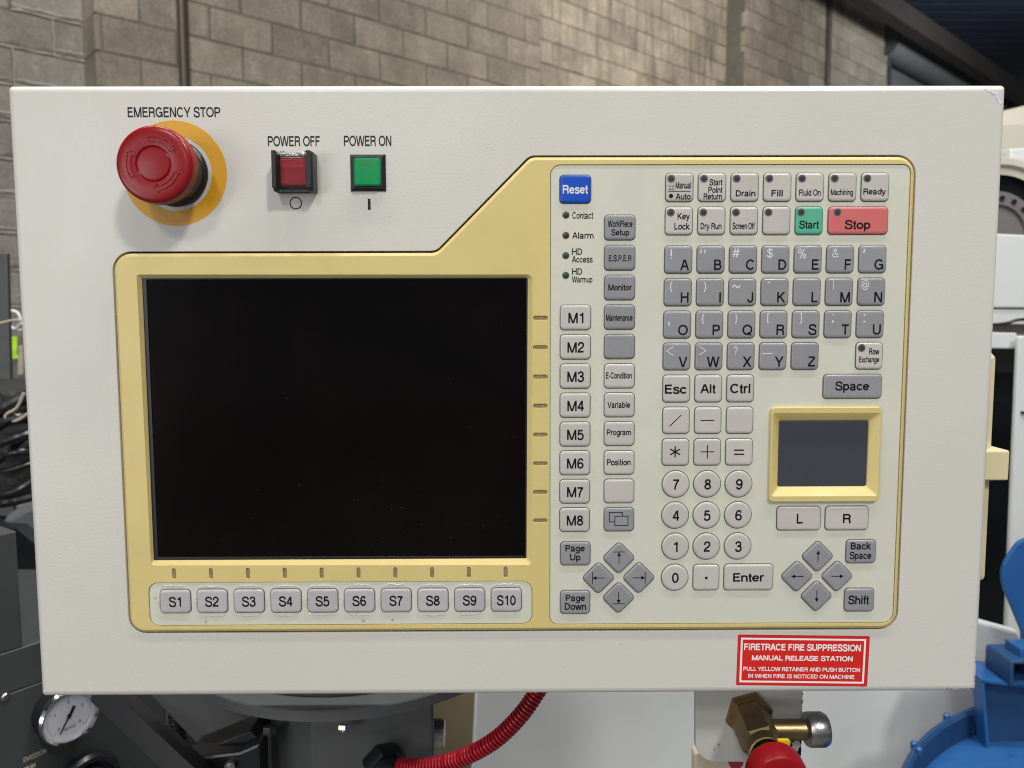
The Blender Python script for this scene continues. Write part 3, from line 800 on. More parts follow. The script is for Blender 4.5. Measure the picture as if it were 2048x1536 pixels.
for n, ch in enumerate(letters):
    row = 'ahov'[n//7]; i = n % 7
    cx, cz = CX[i]-(0.1 if row in 'ov' else 0), RZ[row]
    lb = 'slate grey key marked '+ch+(' and '+SN[sym[ch][0]] if ch in sym else ' alone')
    k = key('rect', cx, cz, 15.9, 15.9, 'dark_key', lb)
    mb = MB(); text_cap(mb, ch, cx+6.3, cz-6.2, 6.15, LH, wf=0.93); legend(k, mb)
    if ch in sym:
        s, q = sym[ch]
        mb = MB()
        if s in '<>':
            x0, z0, x1, z1 = box_px(*Z5, q); zc = (z0+z1)/2
            a, b = (x0, x1) if s == '<' else (x1, x0)
            bar(mb, b, z1, a, zc, 0.34, LH); bar(mb, a, zc, b, z0, 0.34, LH)
        else: tx(mb, s, Z5, q, -0.03)
        mb.build('legend', M['white_ink'], k, smooth=0)
k = key('rect', 214.1, RZ['v']+0.1, 15.7, 15.8, 'light_key', 'light grey key marked Row Exchange')
mb = MB(); tx(mb, 'Row', Z5, (1602, 1377, 1678, 1425)); tx(mb, 'Exchange', Z5, (1528, 1437, 1678, 1494)); legend(k, mb); led(k, 209.2, RZ['v']+4.8)

for i, (t, q) in enumerate([('Esc', (108, 252, 268, 323)), ('Alt', (367, 250, 480, 318)), ('Ctrl', (585, 246, 735, 318))]):
    k = key('rect', CX[i], RZ['esc'], 15.9, 16.0, 'light_key', 'light grey key marked '+t)
    mb = MB(); tx(mb, t, Z7, q); legend(k, mb)
k = key('rect', 204.8, 7.1, 34.8, 14.3, 'dark_key', 'wide slate grey key marked Space')
mb = MB(); tx(mb, 'Space', Z7, (1353, 228, 1606, 312)); legend(k, mb)
for i in range(3):
    cx, cz = CX[i]+0.1, RZ['sl']
    k = key('rect', cx, cz, 15.7, 15.8, 'light_key', ['light grey key marked with a slash', 'light grey key marked with a minus sign', 'blank light grey key right of the minus key'][i])
    mb = MB()
    if i == 0: x0, z0, x1, z1 = box_px(*Z7, (143, 475, 230, 558)); bar(mb, x0, z0, x1, z1, 0.42, LH)
    if i == 1: x0, z0, x1, z1 = box_px(*Z7, (370, 512, 471, 515)); bar(mb, x0, z0, x1, z0, 0.45, LH)
    legend(k, mb)
for i in range(3):
    cx, cz = CX[i]+0.1, RZ['st']
    k = key('rect', cx, cz, 15.9, 15.9, 'light_key', 'light grey key marked with '+['an asterisk', 'a plus sign', 'an equals sign'][i])
    mb = MB()
    if i == 0:
        x0, z0, x1, z1 = box_px(*Z7, (145, 702, 223, 788)); x, z, q = (x0+x1)/2, (z0+z1)/2, 3.4
        for j, a in enumerate((90, 30, 150)):
            bar(mb, x-q*math.cos(R(a)), z-q*math.sin(R(a)), x+q*math.cos(R(a)), z+q*math.sin(R(a)), 0.62, LH+0.004*j)
    if i == 1:
        x0, z0, x1, z1 = box_px(*Z7, (369, 694, 471, 795)); x, z = (x0+x1)/2, (z0+z1)/2
        bar(mb, x0, z, x1, z, 0.45, LH); bar(mb, x, z0, x, z1, 0.45, LH+0.004)
    if i == 2:
        x0, z0, x1, z1 = box_px(*Z7, (615, 730, 688, 765)); bar(mb, x0, z0+.2, x1, z0+.2, 0.65, LH); bar(mb, x0, z1-.2, x1, z1-.2, 0.65, LH)
    legend(k, mb)
for row, chs in (('7', '789'), ('4', '456'), ('1', '123'), ('0', '0')):
    for i, ch in enumerate(chs):
        cx, cz = CX[i]+0.5-0.1*i+(0.3 if row in '10' else 0), RZ[row]
        k = key('round', cx, cz, 16.2, 16.2, 'light_key', 'round light grey key marked '+ch)
        mb = MB(); text_cap(mb, ch, cx+0.2, cz-3.2, 6.3, LH, wf=0.93, align='c'); legend(k, mb)
k = key('rect', 119.3, RZ['0'], 15.6, 15.8, 'light_key', 'square light grey key marked with a dot')
mb = MB(); disc(mb, 119.3, RZ['0']-0.2, 0.85, LH); legend(k, mb)
k = key('rect', 145.2, RZ['0'], 29.7, 16.0, 'light_key', 'wide light grey key marked Enter')
mb = MB(); tx(mb, 'Enter', Z8, (1482, 560, 1720, 630)); legend(k, mb)
for t, cx, a, q in (('L', 174.9, 26.4, (1072, 1198, 1118, 1270)), ('R', 204.1, 26.0, (1410, 1198, 1472, 1270))):
    k = key('rect', cx, -73.0, a, 14.5, 'light_key', 'wide light grey key marked '+t+' under the touch pad')
    mb = MB(); tx(mb, t, Z7, q); legend(k, mb)
def arrow(mb, cx, cz, dx, dz, barred=False):
    L_ = 3.75
    hx, hz = cx+dx*L_, cz+dz*L_
    px_, pz_ = -dz, dx
    bar(mb, cx-dx*L_, cz-dz*L_, hx-dx*2.0, hz-dz*2.0, 0.38, LH)
    tri(mb, [(hx, hz), (hx-dx*2.4+px_*1.25, hz-dz*2.4+pz_*1.25), (hx-dx*2.4-px_*1.25, hz-dz*2.4-pz_*1.25)], LH+0.004)
    if barred: bar(mb, hx+px_*3.7, hz+pz_*3.7, hx-px_*3.7, hz-pz_*3.7, 0.34, LH+0.008)
for cx0, cz0, barred, nm in ((187.1, -109.1, False, 'right'), (66.0, -109.5, True, 'left')):
    for dx, dz, d in ((0, 1, 'up'), (-1, 0, 'left'), (1, 0, 'right'), (0, -1, 'down')):
        cx, cz = cx0+dx*12.3, cz0+dz*12.4
        k = key('diamond', cx, cz, 20.0, 20.2, 'dark_key', 'slate diamond key with '+('barred ' if barred else '')+'arrow pointing '+d, r=2.4)
        mb = MB(); arrow(mb, cx, cz+0.2, dx, dz, barred); legend(k, mb)
for t, cx, cz, ln in (('Back Space', 213.4, -93.7, [('Back', Z9, (1157, 325, 1316, 382)), ('Space', Z9, (1148, 396, 1318, 468))]),
                      ('Shift', 213.4, -124.0, [('Shift', Z9, (1138, 732, 1298, 803))]),
                      ('Page Up', 39.5, -94.2, [('Page', Z8, (195, 345, 345, 412)), ('Up', Z8, (230, 413, 312, 478))]),
                      ('Page Down', 39.5, -124.6, [('Page', Z8, (197, 727, 347, 792)), ('Down', Z8, (190, 790, 355, 845))])):
    k = key('rect', cx, cz, 17.9, 14.3, 'dark_key', 'slate grey key marked '+t)
    mb = MB()
    for s, z, q in ln: tx(mb, s, z, q)
    legend(k, mb)
# --- M column
for i in range(8):
    cz = 48.6-17.42*i
    k = key('rect', 39.0, cz, 17.8, 14.4, 'light_key', 'light grey key marked M%d' % (i+1))
    mb = MB(); text_cap(mb, 'M%d' % (i+1), 39.2, cz-3.35, 6.15, LH, wf=0.90, align='c', off=0.035); legend(k, mb)
# --- second column
sec = [('WorkPiece Setup', 101.1, 'dark_key', [('WorkPiece', Z4, (520, 540, 712, 592)), ('Setup', Z4, (547, 607, 686, 668))]),
       ('E.S.P.E.R', 83.5, 'dark_key', [('E.S.P.E.R', Z4, (528, 806, 703, 857))]),
       ('Monitor', 66.1, 'dark_key', [('Monitor', Z4, (525, 1030, 705, 1080))]),
       ('Maintenance', 48.7, 'dark_key', [('Maintenance', Z4, (507, 1262, 712, 1314))]),
       ('', 31.3, 'dark_key', []),
       ('E-Condition', 13.8, 'light_key', [('E-Condition', Z6, (533, 260, 743, 314))]),
       ('Variable', -3.5, 'light_key', [('Variable', Z6, (545, 498, 730, 551))]),
       ('Program', -20.9, 'light_key', [('Program', Z6, (540, 722, 736, 785))]),
       ('Position', -38.4, 'light_key', [('Position', Z6, (540, 963, 733, 1015))]),
       ('', -55.8, 'light_key', []), ('windows', -73.2, 'dark_key', [])]
for t, cz, m, ln in sec:
    cn = 'slate grey' if m == 'dark_key' else 'light grey'
    cx = 65.1+(48-cz)*0.006
    lb = ('blank %s key in the second column' % cn) if not t else ('slate grey key with two overlapping window outlines' if t == 'windows' else cn+' key marked '+t)
    k = key('rect', cx, cz, 17.8, 14.3, m, lb)
    mb = MB()
    for s, z, q in ln: tx(mb, s, z, q)
    if t == 'windows':
        x0, z0, x1, z1 = box_px(*Z6, (605, 1424, 712, 1500)); h = LH+0.004; T = 0.36
        bar(mb, x0, z0, x1, z0, T, h); bar(mb, x0, z1, x1, z1, T, h); bar(mb, x0, z0-T/2, x0, z1+T/2, T, h+.004); bar(mb, x1, z0-T/2, x1, z1+T/2, T, h+.004)
        a0, b0, a1, b1 = box_px(*Z6, (560, 1394, 668, 1470))
        bar(mb, a0, b0, x0, b0, T, LH+.012); bar(mb, a0, b0-T/2, a0, b1+T/2, T, LH+.016); bar(mb, a0, b1, a1, b1, T, LH+.012); bar(mb, a1, b1+T/2, a1, z1, T, LH+.02)
    legend(k, mb)
k = key('rect', 38.6, 123.2, 18.0, 16.1, 'blue_key', 'bright blue key marked Reset')
mb = MB(); tx(mb, 'Reset', Z4, (175, 268, 367, 338)); mb.build('legend', M['white_ink'], k, smooth=0)
# --- status lamps printed next to their words
for t, cz, m, ln in (('Contact', 108.4, 'led_red', [('Contact', (247, 475, 407, 530))]), ('Alarm', 96.6, 'led_red', [('Alarm', (247, 632, 412, 682))]),
                     ('HD Access', 84.9, 'led_green', [('HD', (246, 755, 324, 806)), ('Access', (245, 815, 405, 866))]),
                     ('HD Warmup', 73.3, 'led_green', [('HD', (246, 908, 324, 958)), ('Warmup', (245, 970, 403, 1030))])):
    mb = MB()
    plate(mb, ngon(33.2, cz, 2.2, 24), [(0.1, SH+0.06), (0, SH-0.02)], mi_top=1)
    plate(mb, ngon(33.2, cz, 1.75, 24), [(1.3, SH+0.3), (0.7, SH+0.25), (0.2, SH+0.12), (0, SH+0.061)], mi_top=0)
    mb.build('status_lamp', [M[m], M['led_ring']], panel, label='dark round lamp marked '+t)
    mb = MB()
    for s, q in ln:
        x0, y0, x1, y1 = q
        p0 = pp(1080+x0/3.84, 300+y1/3.84, SH); p1 = pp(1080+x1/3.84, 300+y0/3.84, SH)
        text_box(mb, s, p0[0], p0[1], p1[0], p1[1], SH+0.05)
    mb.build('legend', M['ink'], panel, smooth=0, label='printed word '+t)

# --- touch pad
pad = link('touch_pad', None, panel, on_panel(189.2, -33.9, SH), label='small dark touch pad in a gold frame')
mb = MB()
po = rrect(189.2, -33.8, 66.3, 57.6, 2.6, 5)
pi = rpoly([(189.2-27.0, -33.8-20.1, 1.6), (189.2+27.0, -33.8-20.1, 1.6), (189.2+27.0, -33.8+20.1, 1.6), (189.2-27.0, -33.8+20.1, 1.6)], 4)
plate(mb, po, [(0.6, 3.4), (0.15, 3.2), (0, 2.8), (0, 0.5)], [(pi, [(rrect(189.2, -33.8, 54+2*d_, 40.2+2*d_, 1.2, 4), h_) for d_, h_ in ((5.2, 3.4), (4.8, 3.15), (0.7, 0.2), (0.2, -0.3), (0, -0.8), (0, -2))])])
mb.build('frame', M['gold'], pad, smooth=30)
mb = MB(); plate(mb, inset(pi, 0.15), [(0.3, -0.5), (0, -0.7), (0, -2)]); mb.build('pad', M['pad'], pad)

# --- S keys and the loose, crinkled film round them
rs = random.Random(11)
for i in range(10):
    cx, cz = -203.8+22.37*i, -122.8
    k = key('rect', cx, cz, 18.3, 14.5, 's_key', 'cool grey key marked S%d under the screen' % (i+1), r=2.4)
    mb = MB(); text_cap(mb, 'S%d' % (i+1), cx, cz-3.2, 6.1, LH, wf=0.86 if i < 9 else 0.80, align='c', off=0.035); legend(k, mb)
for i in range(10):
    cx, cz = -203.8+22.37*i, -122.8
    mb = MB()
    for side in (1, -1):
        if side < 0 and rs.random() < 0.2: continue
        amp = rs.uniform(0.25, 0.7); nb = rs.randint(2, 5); ph = rs.uniform(0, 6)
        x0, x1 = cx-rs.uniform(6.5, 9.3), cx+rs.uniform(6.0, 9.2)
        path = []
        base = 8.7+rs.uniform(0, 0.6)
        for j in range(41):
            t = j/40
            x = x0+(x1-x0)*t
            z = cz+side*(base+amp*abs(math.sin(nb*math.pi*t+ph))*(1.5 if side > 0 else 1.0)-1.1*(2*t-1)**6+rs.uniform(-.05, .05))
            path.append(Vector(on_panel(x, z, SH+0.02)))
        tube(mb, path, lambda t, i_: 0.00065*(0.25+0.75*math.sin(math.pi*t))*(0.8+0.3*math.sin(i_*1.9)), 6)
    sx = rs.choice((-1, 1))
    path = [Vector(on_panel(cx+sx*(10.3+0.35*math.sin(j*1.1+i)), cz-5+j*0.5, SH+0.01)) for j in range(21)]
    tube(mb, path, lambda t, i_: 0.0005*math.sin(math.pi*t)+0.00003, 6)
    mb.build('film_wrinkle', M['film'], skeypad)
# dirt smudges on the strip
mb = MB()
for x, z, a in ((-219+3, -121, 0.8), (-186, -136, 0.9), (-90, -136, 1.1), (-72, -135.5, 1.0)):
    disc(mb, x, z, a, SH+0.02, 10)
mb.build('smudge', mat('dirt', (0.36, 0.36, 0.31), 0.7), skeypad)

# --- emergency stop
ex, ez = -194.7, 132.9
es = link('emergency_stop', None, panel, on_panel(ex, ez, 0), label='red mushroom emergency stop button on a yellow ring')
mb = MB()
N_ = 72
for (ra, ha), (rb, hb) in (((30.2, 0.0), (30.1, 0.12)), ((30.1, 0.12), (21.6, 0.12)), ((21.6, 0.12), (21.5, 0.0))):
    mb.add([on_panel(x, z, ha) for x, z in ngon(ex, ez, ra, N_)]+[on_panel(x, z, hb) for x, z in ngon(ex, ez, rb, N_)],
           [(j, (j+1) % N_, N_+(j+1) % N_, N_+j) for j in range(N_)])
mb.build('yellow_ring', M['yellow'], es)
cv = lambda x, y, a: on_panel(ex+x, ez+y, a)
mb = MB(); lathe(mb, [(19.3, 0.0), (19.3, 1.6), (18.6, 2.6), (17.6, 3.2), (17.3, 12.0), (16.5, 13)], cv, 56); mb.build('collar', M['black'], es)
mb = MB(); lathe(mb, [(16.6, 2.9), (16.6, 17.5), (12, 17.5)], cv, 48); mb.build('sleeve', M['olive'], es)
# knurled mushroom cap with engraved ring
mb = MB()
NC = 144
pr = [(12, 17.2), (19.8, 17.4), (20.9, 18.6), (21.0, 20.4), (21.0, 23.8), (21.0, 25.5), (20.8, 26.3), (20.3, 26.9), (19.4, 27.3), (18.0, 27.55), (16.0, 27.65),
      (10.3, 27.75), (9.9, 27.7), (9.6, 27.2), (9.2, 27.0), (8.8, 27.2), (8.6, 27.7), (8.0, 27.75), (5.0, 27.85), (0.6, 27.9)]
b0 = len(mb.v)
for q, (r, a) in enumerate(pr):
    for i in range(NC):
        t = 2*math.pi*i/NC
        rr = r+(0.28 if i % 2 else 0)*(1 if 3 <= q <= 4 else 0)
        mb.v.append(on_panel(ex+rr*math.cos(t), ez+rr*math.sin(t), a))
for q in range(len(pr)-1):
    for i in range(NC):
        j = (i+1) % NC
        mb.f.append((b0+q*NC+i, b0+q*NC+j, b0+(q+1)*NC+j, b0+(q+1)*NC+i)); mb.mi.append(0)
mb.f.append(tuple(b0+(len(pr)-1)*NC+i for i in range(NC))); mb.mi.append(0)
mb.f.append(tuple(b0+i for i in range(NC))[::-1]); mb.mi.append(0)
mb.build('mushroom_cap', M['red'], es, smooth=38)
# raised-edge turn arrows round the cap (outlined ridges, as moulded)
def dome(r):
    for (r1, a1), (r2, a2) in zip(pr[5:13], pr[6:13]):
        if r2 <= r <= r1: return a2+(a1-a2)*(r-r2)/max(r1-r2, 1e-6)
    return 27.75
def capP(r, a): return Vector(on_panel(ex+r*math.cos(R(a)), ez+r*math.sin(R(a)), dome(r)+0.03))
for a0, a1 in ((100, 28), (-20, -92), (212, 148)):
    mb = MB()
    inn = [(12.2, a0+(a1-a0)*j/12*0.84) for j in range(13)]
    ou = [(14.6, a0+(a1-a0)*j/12*0.84) for j in range(13)]
    ah = a0+(a1-a0)*0.84
    outl = ou+[(15.8, ah), (13.4, a1), (11.0, ah)]+inn[::-1]+[ou[0]]
    tube(mb, [capP(r, a) for r, a in outl], 0.00026, 6)
    mb.build('turn_arrow', M['red'], es, smooth=60)
mb = MB(); x0, z0 = pp(255.7, 235.4); x1, z1 = pp(440.4, 213.4); text_box(mb, 'EMERGENCY STOP', x0, z0, x1, z1, 0.05)
mb.build('legend', M['ink2'], panel, smooth=0, label='printed words EMERGENCY STOP')

# --- power off switch with flip guard
po_ = link('power_off_switch', None, panel, on_panel(-125, 133.5, 0), label='red square button under a clear flip guard with black cheeks')
x0, x1 = pp(542.5, 350, 12)[0], pp(634.7, 350, 0)[0]
z1, z0 = pp(590, 299.5, 12)[1], pp(590, 388.5, 0)[1]
def pbox(mb, x0, x1, z0, z1, h0, h1, bev=0.3, mi=0):
    plate(mb, rrect((x0+x1)/2, (z0+z1)/2, x1-x0, z1-z0, bev*1.2, 3), [(bev, h1), (bev*0.3, h1-bev*0.3), (0, h1-bev), (0, h0)], mi_top=mi)
cl, cr_ = x0+2.9, x1-3.7
mb = MB()
pbox(mb, x0, x1, z0+0.4, z1-0.3, 0, 1.8, 0.4)
mb.build('base', M['black'], po_)
for xa, xb in ((x0, cl), (cr_, x1)):
    mb = MB(); pbox(mb, xa, xb, z0, z1, 1.8, 10.2, 1.0)
    pbox(mb, xa+0.1, xb-(0.9 if xa > -120 else 0.1), z0+1.8, z1-0.1, 9.5, 12.0, 0.4)
    mb.build('guard_cheek', M['black'], po_)
bx0, bx1, bz0, bz1 = pp(560, 343, 6.5)[0], pp(612.5, 343, 6.5)[0], pp(586, 370, 6.5)[1], pp(586, 318, 6.5)[1]
mb = MB(); pbox(mb, bx0, bx1, bz0, bz1, 1.8, 6.5, 0.5); mb.build('button', M['red_btn'], po_)
mb = MB(); disc(mb, bx0+3, bz0+2.0, 0.45, 6.53, 12, r0=0.25); mb.build('mark', mat('pale_mark', (0.5, 0.2, 0.2), 0.5), po_)
mb = MB()
pbox(mb, cl+0.15, cr_-0.15, z0+0.6, z1-4.2, 9.0, 10.2, 0.25)
pbox(mb, cl+0.15, cr_-0.15, z0+0.6, z0+1.8, 3.0, 8.98, 0.2)
pbox(mb, cl+1.0, cr_-1.0, z0+1.9, z0+3.0, 10.22, 11.0, 0.25)
cover = mb.build('clear_cover', M['clear'], po_)
mb = MB()
tube(mb, [Vector(on_panel(cl+0.1, z1-2.2, 9.0)), Vector(on_panel(cr_-0.1, z1-2.2, 9.0))], 0.0011, 14)
for a, b in ((cl+0.2, cl+4.2), (cr_-4.2, cr_-0.2)):
    tube(mb, [Vector(on_panel(a, z1-1.8, 9.4)), Vector(on_panel(b, z1-1.8, 9.4))], 0.0016, 16)
pbox(mb, cl+4.6, cr_-4.6, z1-5.0, z1-2.8, 8.4, 9.8, 0.4)
mb.build('hinge', M['clear'], cover)
mb = MB(); pbox(mb, cl+0.3, cr_-0.3, z1-3.6, z1-0.6, 1.8, 6.0, 0.4); mb.build('hinge_bed', M['steel'], po_)
mb = MB(); a, b = pp(536, 293.4); c, d = pp(639.5, 271.8); text_box(mb, 'POWER OFF', a, b, c, d, 0.05); mb.build('legend', M['ink2'], panel, smooth=0, label='printed words POWER OFF')
mb = MB(); disc(mb, -124.9, 115.7, 3.65, 0.05, 40, r0=3.0); mb.build('legend', M['ink2'], panel, smooth=0, label='printed circle for off')

# --- power on button
pn = link('power_on_button', None, panel, on_panel(-82.2, 132.9, 0), label='green square push button in a black frame')
mb = MB(); plate(mb, rrect(-82.2, 132.9, 20.5, 21.0, 0, 2), [(1.7, 2.4), (0.15, 0.8), (0, 0.6), (0, 0)]); mb.build('frame', M['black'], pn, smooth=0)
gx0, gz1 = pp(707.5, 316, 4.6); gx1, gz0 = pp(761, 371, 4.6)
mb = MB(); plate(mb, rrect((gx0+gx1)/2, (gz0+gz1)/2, gx1-gx0, gz1-gz0, 1.1, 4), [(0.9, 4.8), (0.25, 4.6), (0, 4.1), (0, 2.0)]); gb = mb.build('button', M['green_btn'], pn)
wx, wz = pp(733.5, 328, 4.8)
mb = MB(); plate(mb, rrect(wx, wz, 5.6, 2.2, 0.3, 2), [(0.1, 4.85), (0, 4.75)]); mb.build('lamp_window', M['amber'], gb)
mb = MB(); a, b = pp(688, 293); c, d = pp(782.5, 271); text_box(mb, 'POWER ON', a, b, c, d, 0.05); mb.build('legend', M['ink2'], panel, smooth=0, label='printed words POWER ON')
mb = MB(); bar(mb, -82.0, 111.7, -82.0, 118.2, 1.25, 0.05); mb.build('legend', M['ink2'], panel, smooth=0, label='printed upright bar for on')

# --- fire suppression sticker
c4 = [pp(1472, 1370), pp(1734, 1373), pp(1738, 1272), pp(1476, 1269)]
ux = Vector(((c4[1][0]-c4[0][0]), (c4[1][1]-c4[0][1]))).normalized(); uz = Vector((-ux.y, ux.x))
so = Vector(c4[0])
SW, SHT = (Vector(c4[1])-so).length, (Vector(c4[3])-so).length
def sg(x, z, h):
    p = so+ux*x+uz*z
    return on_panel(p.x, p.y, h)
mb = MB(); plate(mb, rrect(SW/2, SHT/2, SW, SHT, 0.9, 3), [(0.3, 0.16), (0, 0.1), (0, 0)], conv=sg, mi_side=[1, 1])
sign = mb.build('warning_sticker', [M['sign_red'], M['sign_edge']], panel, label='red fire suppression sticker with white border and lettering')
mb = MB()
bi = 1.9; bt = 1.15
for q in ((bi, bi, SW-bi-0.3, bi+bt), (bi, SHT-bi-bt, SW-bi-0.3, SHT-bi), (bi, bi+bt, bi+bt, SHT-bi-bt), (SW-bi-0.3-bt, bi+bt, SW-bi-0.3, SHT-bi-bt)):
    mb.add([sg(q[0], q[1], .2), sg(q[2], q[1], .2), sg(q[2], q[3], .2), sg(q[0], q[3], .2)], [(0, 1, 2, 3)])
mb.build('border', M['white'], sign, smooth=0)
mb = MB()
def sline(s, x0, x1, y0, y1, off):
    # box from the crop whose origin is (1420,1240) at scale 5.389, measured along the sticker
    def cv2(x, y):
        p = Vector(pp(1420+x/5.389, 1240+y/5.389))-so
        return p.dot(ux), p.dot(uz)
    a = cv2(x0, (y0+y1)/2+2); b = cv2(x1, (y0+y1)/2+2); hh = (y1-y0)/5.389*0.2977/2
    zc = (a[1]+b[1])/2
    text_box(mb, s, a[0], zc-hh, b[0], zc+hh, .2, conv=sg, off=off)
sline('FIRETRACE FIRE SUPPRESSION', 367, 1625, 250, 334, 0.065)
sline('MANUAL RELEASE STATION', 450, 1537, 378, 441, 0.065)
sline('PULL YELLOW RETAINER AND PUSH BUTTON', 357, 1615, 503, 554, 0.045)
sline('IN WHEN FIRE IS NOTICED ON MACHINE', 410, 1555, 579, 629, 0.045)
mb.build('lettering', M['white'], sign, smooth=0)

# --- wear on the housing
mb = MB()
rs = random.Random(5)
for i in range(26):
    e = rs.random()
    if e < 0.6: x, z, s = 288.6-abs(rs.gauss(0, 12)), -181.6+rs.uniform(-0.7, 0.4), rs.uniform(0.25, 0.6)
    else: x, z, s = 287.8+rs.uniform(-0.3, 0.5), -180+abs(rs.gauss(0, 9)), rs.uniform(0.2, 0.5)
    x = min(x, 288.6)
    hh = 0.06
    d = max(0, 4.2-(W2-x), 4.2-(H2+0.45+z))
    if d > 0: hh = -4.2+math.sqrt(max(0.1, 4.2**2-d**2))+0.1
    n = 7
    mb.add([on_panel(x+s*rs.uniform(.6, 1.6)*math.cos(6.283*j/n), z+s*rs.uniform(.5, 1)*math.sin(6.283*j/n), hh) for j in range(n)], [tuple(range(n))])
for x, z in ((68, -151.8), (284.5, -142), (-70, 108)): disc(mb, x, z, 0.28, 0.05, 8)
mb.build('paint_chip', M['chip'], panel, smooth=0, kind='stuff')
mb = MB()
sc = [(a_+1.6, b_+0.8) for a_, b_ in [(274.5, 179.2), (279, 177.6), (281, 175.5), (283.0, 172.2), (285.0, 170.5), (286.2, 173.5), (286.6, 178.0), (285.5, 180.6), (280, 180.9), (276, 180.3)]]
def edge_h(x, z):
    d = math.hypot(max(0, 4.2-(W2-x)), max(0, 4.2-(H2-0.45-z)))
    return -4.2+math.sqrt(max(0.5, 4.2**2-min(d, 4.1)**2))+0.12
mb.add([on_panel(x, z, edge_h(x, z)) for x, z in sc]+[on_panel(283.2, 177.4, 0.3)], [(i, (i+1) % 10, 10)[::-1] for i in range(10)])
mb.build('corner_scuff', M['scuff'], panel, smooth=80)

# --- ivory side rail with catch at the right edge
mb = MB()
zt, zb = at(1985, 705, 0.05).z, at(1962, 1160, 0.05).z
xr0, xr1 = at(1991, 740, 0.045).x, at(1971, 1130, 0.045).x
xr0 = max(xr0, xr1)+0.0015
boxm(mb, WORLD, 0.270, xr0, 0.045, 0.085, zb, zt, 0.004)
rail = mb.build('side_rail', M['handle'], panel)
mb = MB()
za, zc = at(1985, 960, 0.04).z, at(1985, 900, 0.04).z
boxm(mb, WORLD, 0.275, at(2019, 930, 0.038).x, 0.038, 0.062, za, zc, 0.0012)
mb.build('catch', M['handle'], rail)

# ================================================================== BELOW THE PANEL
cz0 = CAM.z
# swivel flange and neck
arm = thing('swivel_mount', 'dark grey round swivel flange and square neck under the control panel', 'swivel mount', (-0.155, 0.25, cz0-0.5))
fc = (-0.139, 0.2234)
cvw = lambda x, y, a: (fc[0]+x, fc[1]+y, cz0+a)
mb = MB(); lathe(mb, [(0.140, -0.2902), (0.1475, -0.2894), (0.1475, -0.2816), (0.1467, -0.2806), (0.110, -0.2806)], cvw, 96); mb.build('flange', M['grey_light'], arm)
mb = MB(); lathe(mb, [(0.128, -0.2804), (0.128, -0.272), (0.1, -0.272)], cvw, 64); mb.build('hub', M['grey_mid'], arm)
mb = MB()
pz = [at(622, 1450, 0.14), at(869, 1450, 0.14)]
nk = [(pz[0].x, 0.14), (pz[1].x, 0.135), (at(868, 1450, 0.30).x, 0.30), (pz[0].x-0.075, 0.28), (pz[0].x-0.044, 0.175)]
cs = [(x, y, 0.003) for x, y in nk]
out = rpoly(cs, 4)
plate(mb, out, [(0, cz0-0.2902), (0, cz0-0.6)], conv=lambda x, y, h: (x, y, h))
mb.build('neck', M['grey_mid'], arm)
def bolt(parent, c, ax, r, L_, material, name='bolt'):
    ax = Vector(ax).normalized(); s = ax.orthogonal().normalized(); t = ax.cross(s)
    mb = MB()
    f = frame(c, s, t, ax)
    lathe(mb, [(r, 0), (r, L_*0.8), (r*0.85, L_)], f, 6)
    lathe(mb, [(r*0.5, L_), (r*0.48, L_*1.25)], f, 12)
    mb.build(name, material, parent)
bolt(arm, at(689, 1449, 0.128), (0, -0.3, -1), 0.0055, 0.004, M['steel'])
bolt(arm, at(540, 1452, 0.15), (0, -0.2, -1), 0.006, 0.006, M['grey_paint'])
# black cable gland on the neck, and knurled knob on its side
gland = thing('cable_gland', 'black hexagonal cable gland where the red conduit enters the neck', 'cable gland', at(775, 1520, 0.12))
ga = Vector((0.55, -0.75, -0.3)).normalized(); gs = ga.orthogonal().normalized(); gt = ga.cross(gs)
fg = frame(at(762, 1522, 0.125), gs, gt, ga)
mb = MB(); lathe(mb, [(0.0155, -0.004), (0.0165, 0), (0.0165, 0.006), (0.0155, 0.008), (0.012, 0.008)], fg, 6); mb.build('nut', M['black'], gland)
mb = MB(); lathe(mb, [(0.012, 0.008), (0.0115, 0.018), (0.0085, 0.022), (0.008, 0.026)], fg, 24); mb.build('sleeve', M['black'], gland)
knob = thing('knurled_knob', 'small knurled metal knob at the right side of the grey neck', 'knob', at(880, 1467, 0.17))
fk = frame(at(862, 1467, 0.17), (0, 1, 0.1), (0, 0, 1), (1, 0, 0))
mb = MB()
NK = 60; b0 = 0
for q, (r, a) in enumerate([(0.010, 0), (0.0118, 0.0015), (0.0118, 0.0095), (0.0105, 0.0115), (0.004, 0.012)]):
    for i in range(NK):
        t = 2*math.pi*i/NK; rr = r*(0.965 if (i % 2 and 1 <= q <= 2) else 1)
        mb.v.append(fk(rr*math.cos(t), rr*math.sin(t), a))
for q in range(4):
    for i in range(NK):
        j = (i+1) % NK; mb.f.append((q*NK+i, q*NK+j, (q+1)*NK+j, (q+1)*NK+i)); mb.mi.append(0)
mb.f.append(tuple(4*NK+i for i in range(NK))); mb.mi.append(0)
mb.build('grip', M['steel'], knob)

# red corrugated conduit
pts = [at(1120, 1310, 0.075), at(1078, 1378, 0.075), at(1040, 1432, 0.075), at(990, 1480, 0.078), at(930, 1513, 0.085), at(870, 1530, 0.095), at(822, 1534, 0.105), at(800, 1532, 0.112)]
path = smooth_path(pts, 110)
tot = [0]
for a, b in zip(path, path[1:]): tot.append(tot[-1]+(b-a).length)
pitch = 0.0030
mb = MB()
tube(mb, path, lambda t, i: 0.0050+0.0013*max(-0.8, min(1.0, 1.9*math.sin(2*math.pi*tot[i]/pitch))), 18)
o = mb.build('corrugated_conduit', M['conduit'], None, smooth=75)
o['label'] = 'red corrugated conduit curving down from behind the control panel'; o['category'] = 'conduit'

